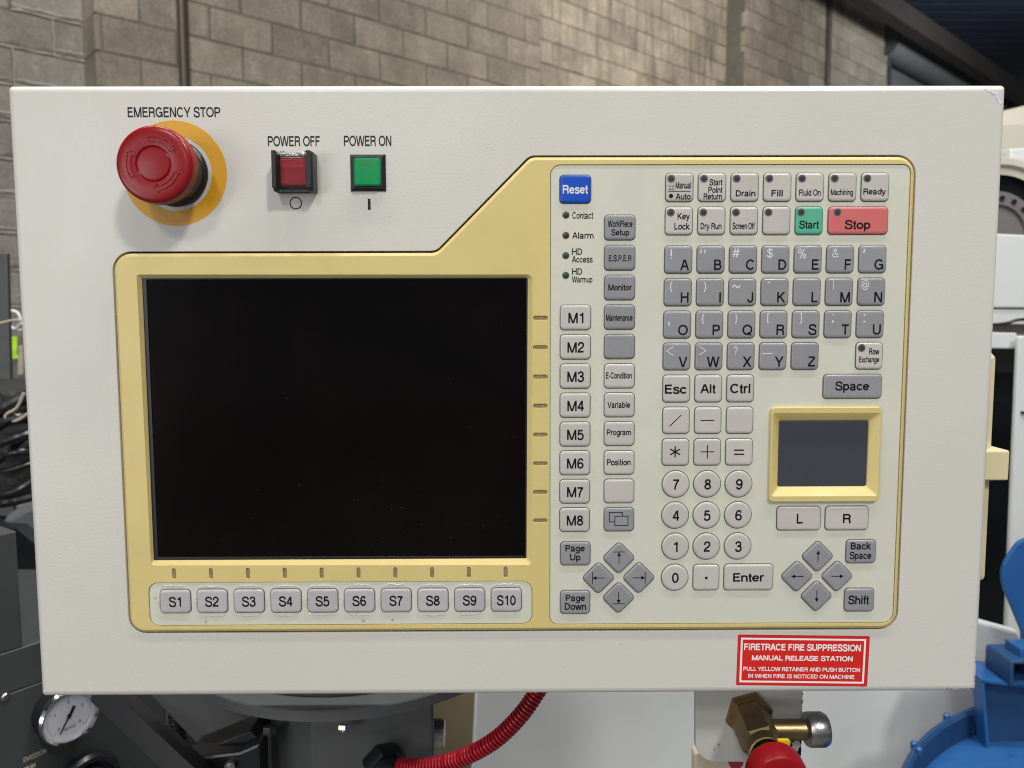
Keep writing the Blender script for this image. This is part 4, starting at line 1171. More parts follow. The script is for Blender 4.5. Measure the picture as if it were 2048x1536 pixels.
# bracket plate under the panel
plate_t = thing('bracket_plate', 'pale grey bracket plate with rounded corners hanging below the panel edge', 'bracket', at(1500, 1380, 0.05))
slab('plate', [(1391, 1365), (1391, 1524, 0.014), (1603, 1524, 0.013), (1606, 1365)], 0.05, 0.004, M['mach_plate'], plate_t, bev=0.0005)
mb = MB()
rs = random.Random(9)
c2 = lambda x, z, h: (x, 0.05-h, z)
for u, v, s in [(1605, 1388, 2), (1604.5, 1404, 3), (1604.5, 1424, 2.5), (1604, 1445, 2), (1601, 1500, 5), (1598, 1508, 6), (1602, 1480, 5), (1585, 1482, 4), (1581, 1490, 5), (1575, 1498, 4), (1594, 1476, 3), (1437, 1489, 1.8), (1428, 1498, 1.6)]:
    p = at(u, v, 0.05); n = 8; k = s*0.00033
    mb.add([c2(min(p.x+k*rs.uniform(.5, 1.1)*math.cos(6.283*j/n), at(1605.5, 1400, 0.05).x), p.z+1.5*k*rs.uniform(.5, 1.2)*math.sin(6.283*j/n), 0.0001) for j in range(n)], [tuple(range(n))])
mb.build('paint_chip', M['ink'], plate_t, smooth=0, kind='stuff')

# manual release valve
VZ = at(1497, 1428, 0.05)
valve = thing('release_valve', 'brass manual release valve with round red push button below the sticker', 'valve', VZ)
va = Vector((0.0, -1, -0.17)).normalized(); fv = frame(VZ, (1, 0, 0), (0, 0, 1), va)
mb = MB(); lathe(mb, [(0.0165, 0.0), (0.0165, 0.003), (0.0152, 0.0045), (0.014, 0.0045)], frame(VZ, (0.966, 0, 0.259), (-0.259, 0, 0.966), va), 6); mb.build('lock_nut', M['brass'], valve, smooth=20)
mb = MB(); lathe(mb, [(0.0138, 0.0045), (0.0138, 0.031), (0.0125, 0.0325)], frame(VZ, (0.966, 0, 0.259), (-0.259, 0, 0.966), va), 6); mb.build('body', M['brass'], valve, smooth=20)
mb = MB(); lathe(mb, [(0.0105, 0.0325), (0.0118, 0.0325), (0.0118, 0.039), (0.0108, 0.0395), (0.0108, 0.036), (0.0085, 0.036)], fv, 36, cap1=False); mb.build('neck_ring', M['brass'], valve)
mb = MB(); lathe(mb, [(0.0085, 0.035), (0.0085, 0.058)], fv, 6); mb.build('stem', M['brass'], valve, smooth=20)
mb = MB()
boxm(mb, frame(VZ, (1, 0, 0), (0, -1, 0), (0, 0, 1)), 0.004, 0.0115, 0.043, 0.0465, -0.002, 0.0072, 0.0006)
mb.build('retainer', mat('retainer_yellow', (0.75, 0.55, 0.01), 0.4), valve)
mb = MB(); lathe(mb, [(0.012, 0.0505), (0.0172, 0.0508), (0.0184, 0.0525), (0.0184, 0.0645), (0.0178, 0.0658), (0.0164, 0.0663), (0.005, 0.0665)], fv, 56); mb.build('push_button', M['red'], valve)
fs = frame(VZ+Vector((0.010, -0.016, -0.0025)), (0, -1, 0), (0, 0, 1), (1, 0, 0))
mb = MB(); lathe(mb, [(0.0068, 0), (0.0068, 0.0255)], fs, 28); mb.build('side_port', M['brass'], valve)
mb = MB(); lathe(mb, [(0.008, 0.0225), (0.0105, 0.0235), (0.0112, 0.025), (0.0112, 0.0345), (0.0100, 0.037), (0.004, 0.0372)], fs, 40); mb.build('cap', M['steel'], valve)

# cream board and red disc half hidden behind the bracket
cr = slab('cream_board', [(1389, 1505), (1389, 1640), (1520, 1640), (1520, 1505)], 0.12, 0.01, M['mach_cream'], r=0.003)
cr['label'] = 'cream board edge showing under the bracket plate'; cr['category'] = 'board'
mb = MB(); p = at(1470, 1520, 0.09); lathe(mb, [(0.0055, 0), (0.0055, 0.003), (0.005, 0.0035)], frame(p, (1, 0, 0), (0, 0, 1), (0, -1, 0)), 24)
o = mb.build('red_plug', mat('dull_red_plug', (0.30, 0.03, 0.05), 0.5)); o['label'] = 'small dull red plug peeking out under the bracket plate'; o['category'] = 'plug'

# ================================================================== LEFT SIDE
# machine cabinet with gauge
ca = R(35)
cu_ = Vector((math.sin(ca), math.cos(ca), 0)); cn = Vector((math.cos(ca), -math.sin(ca), 0))
G0 = at(138, 1431, 0.30)-cn*0.0215
fcab = fcab_ref[0] = lambda x, z, h: tuple(G0+cu_*x+Vector((0, 0, 1))*z+cn*h)
def cab_px(u, v):
    d = Fv*FPX+Rv*(u-1024)-Uv*(v-768)
    t = (G0-CAM).dot(cn)/d.dot(cn)
    q = CAM+d*t-G0
    return q.dot(cu_), q.z
cab = thing('machine_cabinet', 'dark grey machine cabinet at lower left with a round pressure gauge', 'cabinet', G0+Vector((0, 0, -0.5)))
tz = cab_px(60, 1290)[1]; xe = cab_px(330, 1500)[0]; sz = cab_px(60, 1372)[1]
mb = MB()
plate(mb, [(-0.6, sz+0.0004), (xe, sz+0.0004), (xe, tz), (-0.6, tz)], [(0.0008, 0), (0, -0.0008), (0, -0.35)], conv=fcab)
mb.build('upper_panel', M['grey_paint'], cab)
mb = MB()
plate(mb, [(-0.6, -0.5), (xe, -0.5), (xe, sz-0.0004), (-0.6, sz-0.0004)], [(0.0008, 0), (0, -0.0008), (0, -0.35)], conv=fcab)
mb.build('lower_panel', M['grey_paint'], cab)
xr = cab_px(38, 1150)[0]; zt2 = cab_px(38, 1062)[1]
mb = MB()
plate(mb, [(-0.6, tz+0.0002), (xr, tz+0.0002), (xr, zt2), (-0.6, zt2)], [(0.002, 0), (0.0006, -0.0006), (0, -0.002), (0, -0.30)], conv=fcab)
mb.build('raised_panel', M['grey_paint'], cab)
ga_ = link('pressure_gauge', None, cab, G0, label='round white pressure gauge with chrome rim')
cg = lambda x, y, a: fcab(x, y, a)
mb = MB(); lathe(mb, [(0.0265, 0.0), (0.0265, 0.020)], cg, 48, cap1=False); lathe(mb, [(0.0265, 0.020), (0.0292, 0.0205), (0.0296, 0.0235), (0.0280, 0.0262), (0.0256, 0.0250), (0.0250, 0.0215)], cg, 48, cap0=False, cap1=False, mi=1)
mb.build('rim', [M['black'], M['chrome']], ga_)
mb = MB(); lathe(mb, [(0.0252, 0.0215), (0.0001, 0.0215)], cg, 40, cap0=False); mb.build('dial', M['gauge_face'], ga_)
mb = MB()
mm = lambda x, z, h: fcab(x*0.001, z*0.001, h*0.001)
for j in range(41):
    a = R(225-270*j/40); r1 = 18.5 if j % 10 == 0 else 20.5
    bar(mb, r1*math.cos(a), r1*math.sin(a), 22.5*math.cos(a), 22.5*math.sin(a), 0.35, 21.6, conv=mm)
for j, s in enumerate(['0', '1', '2', '3', '4']):
    a = R(225-270*j/4)
    text_cap(mb, s, 14.5*math.cos(a), 14.5*math.sin(a)-1.5, 3.4, 21.6, align='c', conv=mm, off=0.01)
text_cap(mb, 'kg/cm2', 0, -14, 2.6, 21.6, align='c', conv=mm, off=0.01)
mb.build('markings', M['ink2'], ga_, smooth=0)
mb = MB()
na = R(238)
bar(mb, -9*math.cos(na), -9*math.sin(na), 18*math.cos(na), 18*math.sin(na), 1.6, 22.3, conv=mm)
bar(mb, -10*math.cos(na), -10*math.sin(na), -3*math.cos(na), -2*math.sin(na), 3.2, 22.4, conv=mm)
disc(mb, 0, 0, 2.4, 22.6, 16, conv=mm)
mb.build('needle', M['ink'], ga_, smooth=0)
kx, kz = cab_px(170, 1565)
ck = lambda x, y, a: fcab(kx+x, kz+y, a)
mb = MB(); lathe(mb, [(0.034, 0), (0.034, 0.010), (0.031, 0.014), (0.026, 0.014), (0.025, 0.010), (0.020, 0.009), (0.018, 0.022), (0.003, 0.024)], ck, 48)
mb.build('adjusting_knob', M['black'], cab)
sx, sz2 = cab_px(11, 1394)
mb = MB(); lathe(mb, [(0.0042, 0), (0.0042, 0.001), (0.003, 0.0022), (0.0005, 0.0025)], lambda x, y, a: fcab(sx+x, sz2+y, a), 20); mb.build('screw', M['steel'], cab)
mb = MB()
a = cab_px(47, 1527); b = cab_px(93, 1507)
text_box(mb, 'EMISSION', a[0], a[1]+0.001, b[0], a[1]+0.0063, 0.0006, conv=fcab)
a2 = cab_px(48, 1536)
for j, (xa, xb) in enumerate(((0, 0.0045), (0.0055, 0.0105))):
    mb.add([fcab(a2[0]+xa, a2[1]-0.0035, 0.0006), fcab(a2[0]+xb, a2[1]-0.0035, 0.0006), fcab(a2[0]+xb, a2[1]+0.0005, 0.0006), fcab(a2[0]+xa, a2[1]+0.0005, 0.0006)], [(0, 1, 2, 3)])
mb.build('lettering', mat('pale_print', (0.35, 0.35, 0.31), 0.6), cab, smooth=0)

def simple(name, label, cat, pts, Y, th, material, bev=0.0015, r=0.0):
    o = slab(name, pts, Y, th, material, None, bev, r)
    o['label'] = label; o['category'] = cat
    return o
# gusset, strut, elbow bracket, hose
simple('gusset_plate', 'dark grey triangular gusset reaching down left of the swivel flange', 'gusset', [(285, 1375), (408, 1503), (540, 1452), (540, 1375)], 0.22, 0.03, M['grey_mid'])
mb = MB()
pa, pb = at(205, 1375, 0.17), at(425, 1580, 0.12)
d = (pb-pa).normalized(); n_ = Vector((-d.z, 0, d.x)).normalized(); b_ = d.cross(n_)
boxm(mb, frame(pa, d, b_, n_), 0, (pb-pa).length, -0.008, 0.008, -0.0098, 0.0098, 0.002)
o = mb.build('support_strut', M['black']); o['label'] = 'black diagonal support strut right of the pressure gauge'; o['category'] = 'strut'
elb = thing('elbow_bracket', 'black angled bracket at the bottom edge left of the grey neck', 'bracket', at(430, 1530, 0.14))
slab('arm', [(358, 1528), (365, 1517), (478, 1504), (520, 1486), (522, 1600), (358, 1600)], 0.135, 0.02, M['black'], elb, bev=0.0025)
slab('top_plate', [(375, 1512), (500, 1462), (520, 1480), (478, 1502), (375, 1515)], 0.15, 0.03, M['black'], elb, bev=0.001)
bolt(elb, at(462, 1531, 0.134), (0, -1, 0.1), 0.005, 0.004, M['steel'])
mb = MB()
path = smooth_path([at(352, 1400, 0.26), at(355, 1450, 0.26), at(362, 1500, 0.26), at(366, 1570, 0.26)], 30)
tube(mb, path, lambda t, i: 0.0075+0.001*math.sin(i*1.1), 14)
o = mb.build('ribbed_hose', M['cable'], None, smooth=60); o['label'] = 'black ribbed hose standing behind the diagonal strut'; o['category'] = 'hose'
simple('khaki_post', 'narrow khaki post seen behind the black ribbed hose', 'post', [(316, 1380), (316, 1600), (338, 1600), (334, 1380)], 0.45, 0.03, M['khaki'])
simple('grey_backing_panel', 'plain dark grey backing panel behind strut and gauge', 'panel', [(180, 1300), (180, 1700), (840, 1700), (840, 1300)], 0.75, 0.01, M['grey_paint'])

# things beside the left edge
simple('electrical_cabinet', 'tall dark grey electrical cabinet cut by the left picture edge', 'cabinet', [(-260, 498), (-260, 1100), (30, 1100), (14, 507)], 1.0, 0.008, M['grey_paint'], bev=0.002)
bd = thing('clear_folder', 'grey translucent folder with lime label hanging left of the panel', 'folder', at(45, 790, 1.3))
slab('sheet', [(18, 640), (24, 1000), (120, 1000), (110, 640)], 1.3, 0.01, M['board'], bd)
slab('label', [(19, 673), (21, 718), (37, 717), (33, 705), (34, 674)], 1.285, 0.002, M['lime'], bd, bev=0.0003)
slab('strip', [(37, 690), (35, 750), (46, 748), (47, 690)], 1.284, 0.002, M['tan'], bd, bev=0.0003)
mb = MB()
tube(mb, smooth_path([at(10, 628, 1.2), at(22, 622, 1.2), at(36, 627, 1.2), at(44, 645, 1.2), at(60, 660, 1.2)], 8), 0.0032, 8)
tube(mb, smooth_path([at(20, 652, 1.21), at(30, 658, 1.21), at(42, 650, 1.21), at(60, 655, 1.21)], 8), 0.0035, 8)
tube(mb, smooth_path([at(18, 660, 1.22), at(40, 661, 1.22), at(70, 659, 1.22)], 8), 0.003, 8)
o = mb.build('wire_hook', M['white']); o['label'] = 'white looped wire hook above the lime label'; o['category'] = 'hook'
mb = MB()
tube(mb, smooth_path([at(-60, 652, 0.9), at(0, 646, 0.9), at(30, 640, 0.9), at(60, 644, 0.9)], 8), 0.0022, 8)
o = mb.build('cream_wire', M['tan']); o['label'] = 'thin cream wire crossing in front of the dark electrical cabinet'; o['category'] = 'wire'
# cable tangle
sl = simple('cable_sleeve', 'black crumpled cable sleeve lying at the left picture edge', 'sleeve', [(-120, 770), (-120, 1030), (110, 985), (110, 805), (45, 782, 0.01), (0, 772)], 0.62, 0.12, M['cloth'], bev=0.01)
rs = random.Random(21)
CL = ['upper straight black cable rising to the right in the bundle at left', 'thin black cable curving steeply up across the bundle at left', 'level black cable through the middle of the bundle at left', 'thick black cable low in the bundle at left', 'thick black cable high in the bundle just under the tan clasp', 'thinnest black cable just below the middle of the bundle at left', 'topmost and thickest black cable beside the tan clasp', 'lowest black cable along the underside of the bundle at left']
for ci, (a, b, c, rr) in enumerate((((-40, 905), (20, 880), (90, 855), 0.006), ((-40, 960), (15, 905), (90, 840), 0.0045), ((-40, 925), (30, 905), (90, 905), 0.005),
                      ((-40, 985), (25, 985), (90, 945), 0.006), ((-30, 870), (20, 840), (80, 835), 0.007), ((-40, 945), (20, 940), (90, 915), 0.004),
                      ((-40, 850), (0, 822), (60, 790), 0.009), ((-40, 1010), (20, 1003), (90, 985), 0.007))):
    Y = 0.585+rs.uniform(-0.02, 0.02)
    mb = MB(); tube(mb, smooth_path([at(*a, Y), at(*b, Y-0.02), at(*c, Y)], 12), rr, 10)
    o = mb.build('power_cable', M['cable']); o['category'] = 'cable'; o['group'] = 'black cables bundled at the left edge'
    o['label'] = CL[ci]
mb = MB()
tube(mb, smooth_path([at(48, 786, 0.55), at(34, 815, 0.55), at(14, 828, 0.55), at(12, 836, 0.55), at(26, 842, 0.55), at(44, 836, 0.55), at(70, 815, 0.55)], 8), 0.0021, 8)
o = mb.build('metal_clasp', M['tan']); o['label'] = 'bent tan metal clasp lying on the black cable sleeve'; o['category'] = 'clasp'
simple('motor_housing', 'dark slate motor housing with sloping top left of the panel', 'motor', [(6, 1030, .01), (-20, 1085), (60, 1160), (60, 1260), (140, 1260), (140, 1010), (60, 1003, .01)], 0.55, 0.06, M['grey_light'], bev=0.012)
simple('dark_duct', 'black duct box below the slate motor housing', 'duct', [(-60, 1050), (-60, 1330), (140, 1330), (140, 1085), (70, 1085), (35, 1055)], 0.53, 0.05, M['black'], bev=0.002)
mb = MB(); tube(mb, smooth_path([at(10, 1170, 0.5), at(40, 1205, 0.5), at(75, 1245, 0.5), at(110, 1280, 0.5)], 8), 0.008, 14)
o = mb.build('grey_pipe', M['grey_light']); o['label'] = 'slanting slate grey pipe between cabinet and panel edge'; o['category'] = 'pipe'

# ================================================================== RIGHT SIDE
body = thing('workshop_machine', 'large pale grey machine body filling the view below and right of the panel', 'machine', at(1500, 1700, 0.62))
slab('front_panel', [(952, 1330), (941, 1560), (930, 1800), (2300, 1800), (2037, 1264), (1930, 1235)], 0.60, 0.016, M['mach_white'], body, bev=0.004)
o = simple('khaki_column', 'khaki painted column between the dark neck and pale machine body', 'column', [(850, 1250), (850, 1800), (1010, 1800), (1000, 1250)], 0.95, 0.2, M['khaki'])

cabr = thing('machine_enclosure', 'pale grey machine enclosure with dark navy doorway right of the panel', 'enclosure', at(2010, 1500, 1.0))
slab('column', [(2037, 672, .004), (2009, 1330), (2300, 1330), (2300, 672)], 0.98, 0.008, M['mach_white'], cabr, bev=0.003)
slab('lintel', [(1930, 663), (1930, 696), (2034, 698), (2034, 666)], 1.0, 0.012, M['mach_white'], cabr, bev=0.003)
slab('doorway', [(1900, 690), (1890, 1400), (2060, 1400), (2060, 690)], 1.25, 0.02, M['navy'], cabr)
slab('dark_header', [(1900, 690), (1900, 745), (2060, 745), (2060, 690)], 1.2, 0.03, M['grey_paint'], cabr)
p = at(2045, 824, 0.98)
mb = MB(); boxm(mb, WORLD, p.x-0.004, p.x+0.01, 0.974, 0.984, p.z-0.0015, p.z+0.0015); mb.build('latch', M['ink'], cabr)
hd = thing('upper_machine', 'pale grey machine head casing with a horizontal seam right of the panel', 'machine head', at(2030, 650, 1.1))
slab('casing', [(1920, 464), (1920, 615), (2300, 618), (2300, 480)], 1.05, 0.15, M['mach_white'], hd, bev=0.004)
slab('lower_trim', [(1920, 617.5), (1920, 648), (2300, 652), (2300, 620)], 1.055, 0.15, M['mach_white'], hd, bev=0.003)
slab('shelf', [(1920, 648), (1920, 668), (2300, 668), (2300, 650)], 1.12, 0.1, mat('pinkish_white', (0.56, 0.50, 0.48), 0.5), hd, bev=0.003)
mb = MB(); tube(mb, smooth_path([at(1960, 648, 1.03), at(1990, 649, 1.03), at(2015, 646, 1.03), at(2035, 640, 1.03), at(2070, 638, 1.03)], 8), 0.003, 8)
o = mb.build('black_lead', M['cable']); o['label'] = 'thin black lead sagging under the machine head casing'; o['category'] = 'lead'
# wheel drum behind
wc = at(1992, 470, 1.35)
whl = thing('bolted_rotor', 'grey bolted rotor inside a pale ring cover at the right edge', 'rotor', wc)
fw = frame(wc, (1, 0, 0), (0, 0, 1), (0, -1, 0))
k = 1.81/1543
mb = MB(); lathe(mb, [(118*k, 0), (132*k, 0), (136*k, 0.01), (148*k, 0.01), (151*k, 0.0), (151*k, -0.1)], fw, 72, cap0=False, cap1=False); mb.build('ring_cover', M['mach_beige'], whl)
mb = MB(); lathe(mb, [(134*k, -0.02), (84*k, -0.03)], fw, 64, cap0=False, cap1=False); mb.build('gap_disc', M['navy'], whl)
mb = MB(); lathe(mb, [(86*k, -0.04), (86*k, -0.004), (83*k, 0), (60*k, 0), (58*k, -0.008), (42*k, -0.008), (40*k, 0.004), (2*k, 0.004)], fw, 64, cap0=False); mb.build('hub', mat('warm_grey_hub', (0.13, 0.125, 0.12), 0.5), whl)
bme = None
for j in range(18):
    a = R(90-20*j-6)
    c = Vector(fw(72*k*math.cos(a), 72*k*math.sin(a), 0))
    if bme is None:
        mb = MB(); lathe(mb, [(0.0058, 0), (0.0058, 0.004), (0.004, 0.004), (0.0035, 0.001)], frame((0, 0, 0), (1, 0, 0), (0, 0, 1), (0, -1, 0)), 16)
        bme = mb.mesh('bolt', M['black'])
    link('bolt', bme, whl, c)
simple('beige_cover', 'beige rounded machine cover above the bolted rotor', 'cover', [(1900, 245), (1900, 520), (2300, 520), (2300, 150), (2060, 207, 0.02)], 1.55, 0.4, M['mach_beige'], bev=0.02)
simple('white_junction_box', 'small white box fixed in front of the beige cover', 'box', [(2020, 297), (2020, 420), (2200, 420), (2200, 285)], 1.42, 0.08, M['mach_white'], bev=0.004, r=0.004)

# blue machine
pan_c = Vector((0.7816, 0.1128, cz0-0.5))
bl = thing('blue_pan_machine', 'blue painted machine with shallow round pan at the lower right corner', 'machine', pan_c)
cp = lambda x, y, a: (pan_c.x+x, pan_c.y+y, pan_c.z+a)
mb = MB(); lathe(mb, [(0.4245, -0.2), (0.4245, -0.004), (0.422, 0.0), (0.418, 0.0), (0.415, -0.004), (0.415, -0.034)], cp, 96, cap0=False, cap1=False); mb.build('pan_rim', M['blue_dull'], bl)
mb = MB(); lathe(mb, [(0.416, -0.034), (0.0001, -0.034)], cp, 72, cap0=False); mb.build('pan_floor', M['blue'], bl)
def on_level(u, v, z):
    d = Fv*FPX+Rv*(u-1024)-Uv*(v-768)
    return CAM+d*((z-CAM.z)/d.z)
for u, v in ((1893, 1434), (1828, 1490), (1838, 1502)):
    p = on_level(u, v, pan_c.z)
    mb = MB(); lathe(mb, [(0.004, -0.004), (0.004, 0.003), (0.002, 0.005)], frame(p, (1, 0, 0), (0, 1, 0), (0, 0, 1)), 12); mb.build('rim_stud', M['blue'], bl)
br = thing('blue_channel_bracket', 'blue folded channel bracket standing in the round pan', 'bracket', at(2000, 1530, 0.46))
slab('web', [(1963, 1362), (1976, 1528), (2200, 1560), (2200, 1392)], 0.47, 0.004, M['blue_dull'], br, bev=0.0008)
p0, p1, p2 = at(1962, 1361, 0.40), at(1963, 1361, 0.47), at(2200, 1392, 0.47)
mb = MB()
A = [at(1962, 1364, 0.455), at(2200, 1396, 0.455), at(2200, 1396, 0.455)+Vector((0, 0.062, 0)), at(1962, 1364, 0.455)+Vector((0.006, 0.062, 0))]
mb.add([tuple(v+Vector((0, 0, 0.003))) for v in A]+[tuple(v) for v in A], [(0, 1, 2, 3), (7, 6, 5, 4), (0, 4, 5, 1), (1, 5, 6, 2), (2, 6, 7, 3), (3, 7, 4, 0)])
mb.build('top_flange', M['blue'], br)
mb = MB()
A = [at(1962, 1362, 0.455), at(1976, 1530, 0.455)]
vs = [A[0], A[1], A[1]+Vector((0, 0.02, 0)), A[0]+Vector((0, 0.02, 0))]
mb.add([tuple(v) for v in vs]+[tuple(v+Vector((0.004, 0, 0))) for v in vs], [(3, 2, 1, 0), (4, 5, 6, 7), (0, 1, 5, 4), (1, 2, 6, 5), (2, 3, 7, 6), (3, 0, 4, 7)])
mb.build('side_flange', M['blue'], br)
bp_ = at(2026, 1524, 0.44)
bolt(br, bp_, (0, 0, 1), 0.009, 0.008, M['blue'], 'bolt')
mb = MB(); lathe(mb, [(0.014, -0.002), (0.014, 0.0)], frame(bp_, (1, 0, 0), (0, 1, 0), (0, 0, 1)), 24); mb.build('washer', M['blue_dull'], br)
tb = thing('blue_square_tube', 'open end of a blue square tube above the channel bracket', 'tube', at(2060, 1360, 0.44))
mb = MB()
q0, q1 = at(2020, 1372, 0.45), at(2090, 1322, 0.45)
oo = rrect((q0.x+q1.x)/2, (q0.z+q1.z)/2, q1.x-q0.x, q1.z-q0.z, 0.004, 3)
ii = inset(oo, 0.0035)
plate(mb, oo, [(0.0006, 0), (0, -0.0006), (0, -0.05)], [(ii, [(0, 0), (0, -0.05)])], conv=lambda x, z, h: (x, 0.45-h, z))
mb.build('wall', M['blue_dull'], tb)
mb = MB(); mb.add([(x, 0.49, z) for x, z in ii], [tuple(range(len(ii)))]); mb.build('plug', M['navy'], tb)
simple('blue_guard_plate', 'rounded blue guard plate cut by the right picture edge', 'guard', [(2200, 1040), (2040, 1082, 0.02), (1996, 1145, 0.045), (2046, 1265, 0.02), (2046, 1320), (2200, 1320)], 0.50, 0.006, M['blue'], bev=0.0012)
simple('blue_lug', 'small blue lug below the rounded guard plate', 'lug', [(2041, 1298), (2041, 1325), (2200, 1330), (2200, 1298)], 0.46, 0.03, M['blue'], bev=0.002)

# ================================================================== BUILDING
AW = math.atan2(2720-1024, 1543)+YAW
wd = Vector((math.sin(AW), math.cos(AW), 0)); wn = Vector((math.cos(AW), -math.sin(AW), 0))
CH = 0.2; BL = 0.4; FLOOR = cz0-1.45
def t_px(u, d):
    r = Vector((math.sin(YAW+math.atan2(u-1024, 1543)), math.cos(YAW+math.atan2(u-1024, 1543)), 0))
    s = d/(-r.dot(wn))
    P = r*s
    return (P+wn*d).dot(wd)
def wallP(t, z, h):   # h out of the wall towards the room
    p = Vector((CAM.x, CAM.y, 0))-wn*h[0]+wd*t+wn*h[1]
    return (p.x, p.y, z)
WALLTOP = cz0+6.0
rb = random.Random(4)
variants = {}
def block_me(kind, L_, m, tilt, D=0.05):
    key_ = (kind, round(L_, 3), m, tilt, D)
    if key_ in variants: return variants[key_]
    mb = MB()
    r2 = random.Random(hash(kind)+tilt)
    a, b = L_/2-0.005, CH/2-0.005
    j = lambda: r2.uniform(-0.0035, 0.0035)
    fr = [(-a+j(), -b+j()), (a+j(), -b+j()), (a+j(), b+j()), (-a+j(), b+j())]
    conv = lambda x, z, h: tuple(wd*x+Vector((0, 0, z))+wn*h)
    plate(mb, fr, [(0.010, 0.0), (0.003, -0.0025), (0, -0.007), (0, -D)], conv=conv)
    me = mb.mesh('block', M[m], smooth=30)
    variants[key_] = me
    return me
def wall_section(name, label, t0, t1, d, phase, m, jt=0.0, back=0.3, bead=False, ret=False):
    root = thing(name, label, 'wall', wallP((t0+t1)/2, FLOOR, (d, 0)))
    conv = lambda t, z, h: wallP(t, z, (d, h))
    mb = MB()
    vs = [wallP(t, z, (d, h)) for t in (t0+(0.02 if ret else 0.004), t1-0.004) for z in (FLOOR, WALLTOP) for h in (-back, -0.006)]
    mb.add(vs, [(0, 1, 3, 2), (4, 6, 7, 5), (0, 4, 5, 1), (2, 3, 7, 6), (0, 2, 6, 4), (1, 5, 7, 3)])
    mb.build('core', M['mortar'], root)
    rest = MB()
    beads = MB(); smear = MB()
    nrow0 = -8; nrow1 = 31
    for r in range(nrow0, nrow1):
        z = cz0+(r+phase+0.5)*CH
        if z > WALLTOP-0.1 or z < FLOOR+0.05: continue
        off = (BL/2 if r % 2 else 0)+jt
        k = math.floor((t0-off)/BL)
        t = k*BL+off
        while t < t1:
            a, b = max(t, t0), min(t+BL, t1)
            t += BL
            if b-a < 0.04: continue
            c = (a+b)/2
            P = Vector(wallP(c, z, (d, 0)))
            dd = P-CAM
            dep = dd.dot(Fv)
            u = 1024+FPX*dd.dot(Rv)/dep; v = 768-FPX*dd.dot(Uv)/dep
            vis = (-70 < u < 2110) and (-40 < v < 190 or (u < 60 and -40 < v < 800))
            corner = ret and a < t0+0.001
            me = block_me('b', b-a, m, rb.randint(0, 3), 0.33 if corner else 0.05)
            P = Vector(wallP(c, z, (d, rb.uniform(-0.002, 0.003))))
            if vis: link('block', me, root, P)
            else:
                rest.add([tuple(v_.co+P) for v_ in me.vertices], [tuple(p.vertices) for p in me.polygons])
            if bead and vis:
                if True:
                    zz = z-CH/2
                    n_s = 10; ed = [0.022+0.010*math.sin(q*1.3+r*2)+rb.uniform(-.006, .006) for q in range(n_s+1)]
                    vs_ = [wallP(a+(b-a)*q/n_s, z-CH/2+0.004, (d, 0.0045)) for q in range(n_s+1)]+[wallP(a+(b-a)*q/n_s, z-CH/2+0.004+ed[q], (d, 0.004)) for q in range(n_s+1)]
                    smear.add(vs_, [(q, q+1, n_s+2+q, n_s+1+q) for q in range(n_s)])
                    pth = [Vector(wallP(a+(b-a)*q/8, zz+0.006+rb.uniform(-.003, .003), (d, 0.002))) for q in range(9)]
                    tube(beads, pth, lambda t_, i_: 0.0045+0.0015*math.sin(i_*2.1), 6, caps=False)
                    if rb.random() < 0.6:
                        pth = [Vector(wallP(b+rb.uniform(-.003, .003), z-CH/2+CH*q/6, (d, 0.002))) for q in range(7)]
                        tube(beads, pth, 0.003, 6, caps=False)
                    if rb.random() < 0.65:
                        hh = rb.uniform(0.03, 0.05)
                        pth = [Vector(wallP(a+(b-a)*(q/10)*0.95, z-CH/2+hh+rb.uniform(-.006, .006), (d, 0.001))) for q in range(11)]
                        tube(beads, pth, lambda t_, i_: 0.003+0.003*math.sin(math.pi*t_), 6, caps=False)
    if rest.v: rest.build('far_block', M[m], root, smooth=30, kind='stuff')
    if smear.v: smear.build('mortar_smear', M['mortar'], root, smooth=0, kind='stuff')
    if beads.v: beads.build('mortar_bead', M['eff'], root, smooth=60, kind='stuff')
    return root
dA, dB = 5.0, 4.76
tA1 = t_px(184, dA); tB0 = t_px(215, dB)
tB1 = t_px(1082, dB); tC1 = t_px(1452, dA); tD0 = t_px(1478, dB); tD1 = t_px(1641, dB); tE1 = t_px(1757, dB)
wall_section('block_wall', 'grey block wall with white mortar lines at far left', tB0-3.2, tB0+0.02, dA, 0.36, 'block_a', 0.10, bead=True)
wall_section('block_wall', 'brownish block wall with a dark pipe, left of centre above the panel', tB0, tB1, dB, 0.40, 'block_b', (t_px(562, dB)) % 0.4, back=0.34, ret=True)
wall_section('block_wall', 'streaky pale block wall above the keypad, smaller blocks', tB1-0.4, tD0+0.02, dA, 0.30, 'block_c', 0.05)
wall_section('block_wall', 'warm block pier right of the dark upright recess', tD0, tD1, dB, 0.10, 'block_b', 0.13, back=0.34)
wall_section('block_wall', 'smooth brown block pier next to the roller shutter', tD1+0.03, tE1, dB, 0.12, 'block_b', 0.2, back=0.34)
# upright pipes on the wall
for u, rr, lb in ((387, 0.028, 'dark upright pipe on the brownish wall above the emergency stop'), (1641, 0.03, 'thin dark upright pipe near the roller shutter')):
    t = t_px(u, dB-0.03); mb = MB()
    p = Vector(wallP(t, 0, (dB-0.03, 0)))
    tube(mb, [Vector((p.x, p.y, FLOOR)), Vector((p.x, p.y, WALLTOP-0.05))], rr, 14)
    o = mb.build('wall_pipe', M['pipe']); o['label'] = lb; o['category'] = 'pipe'
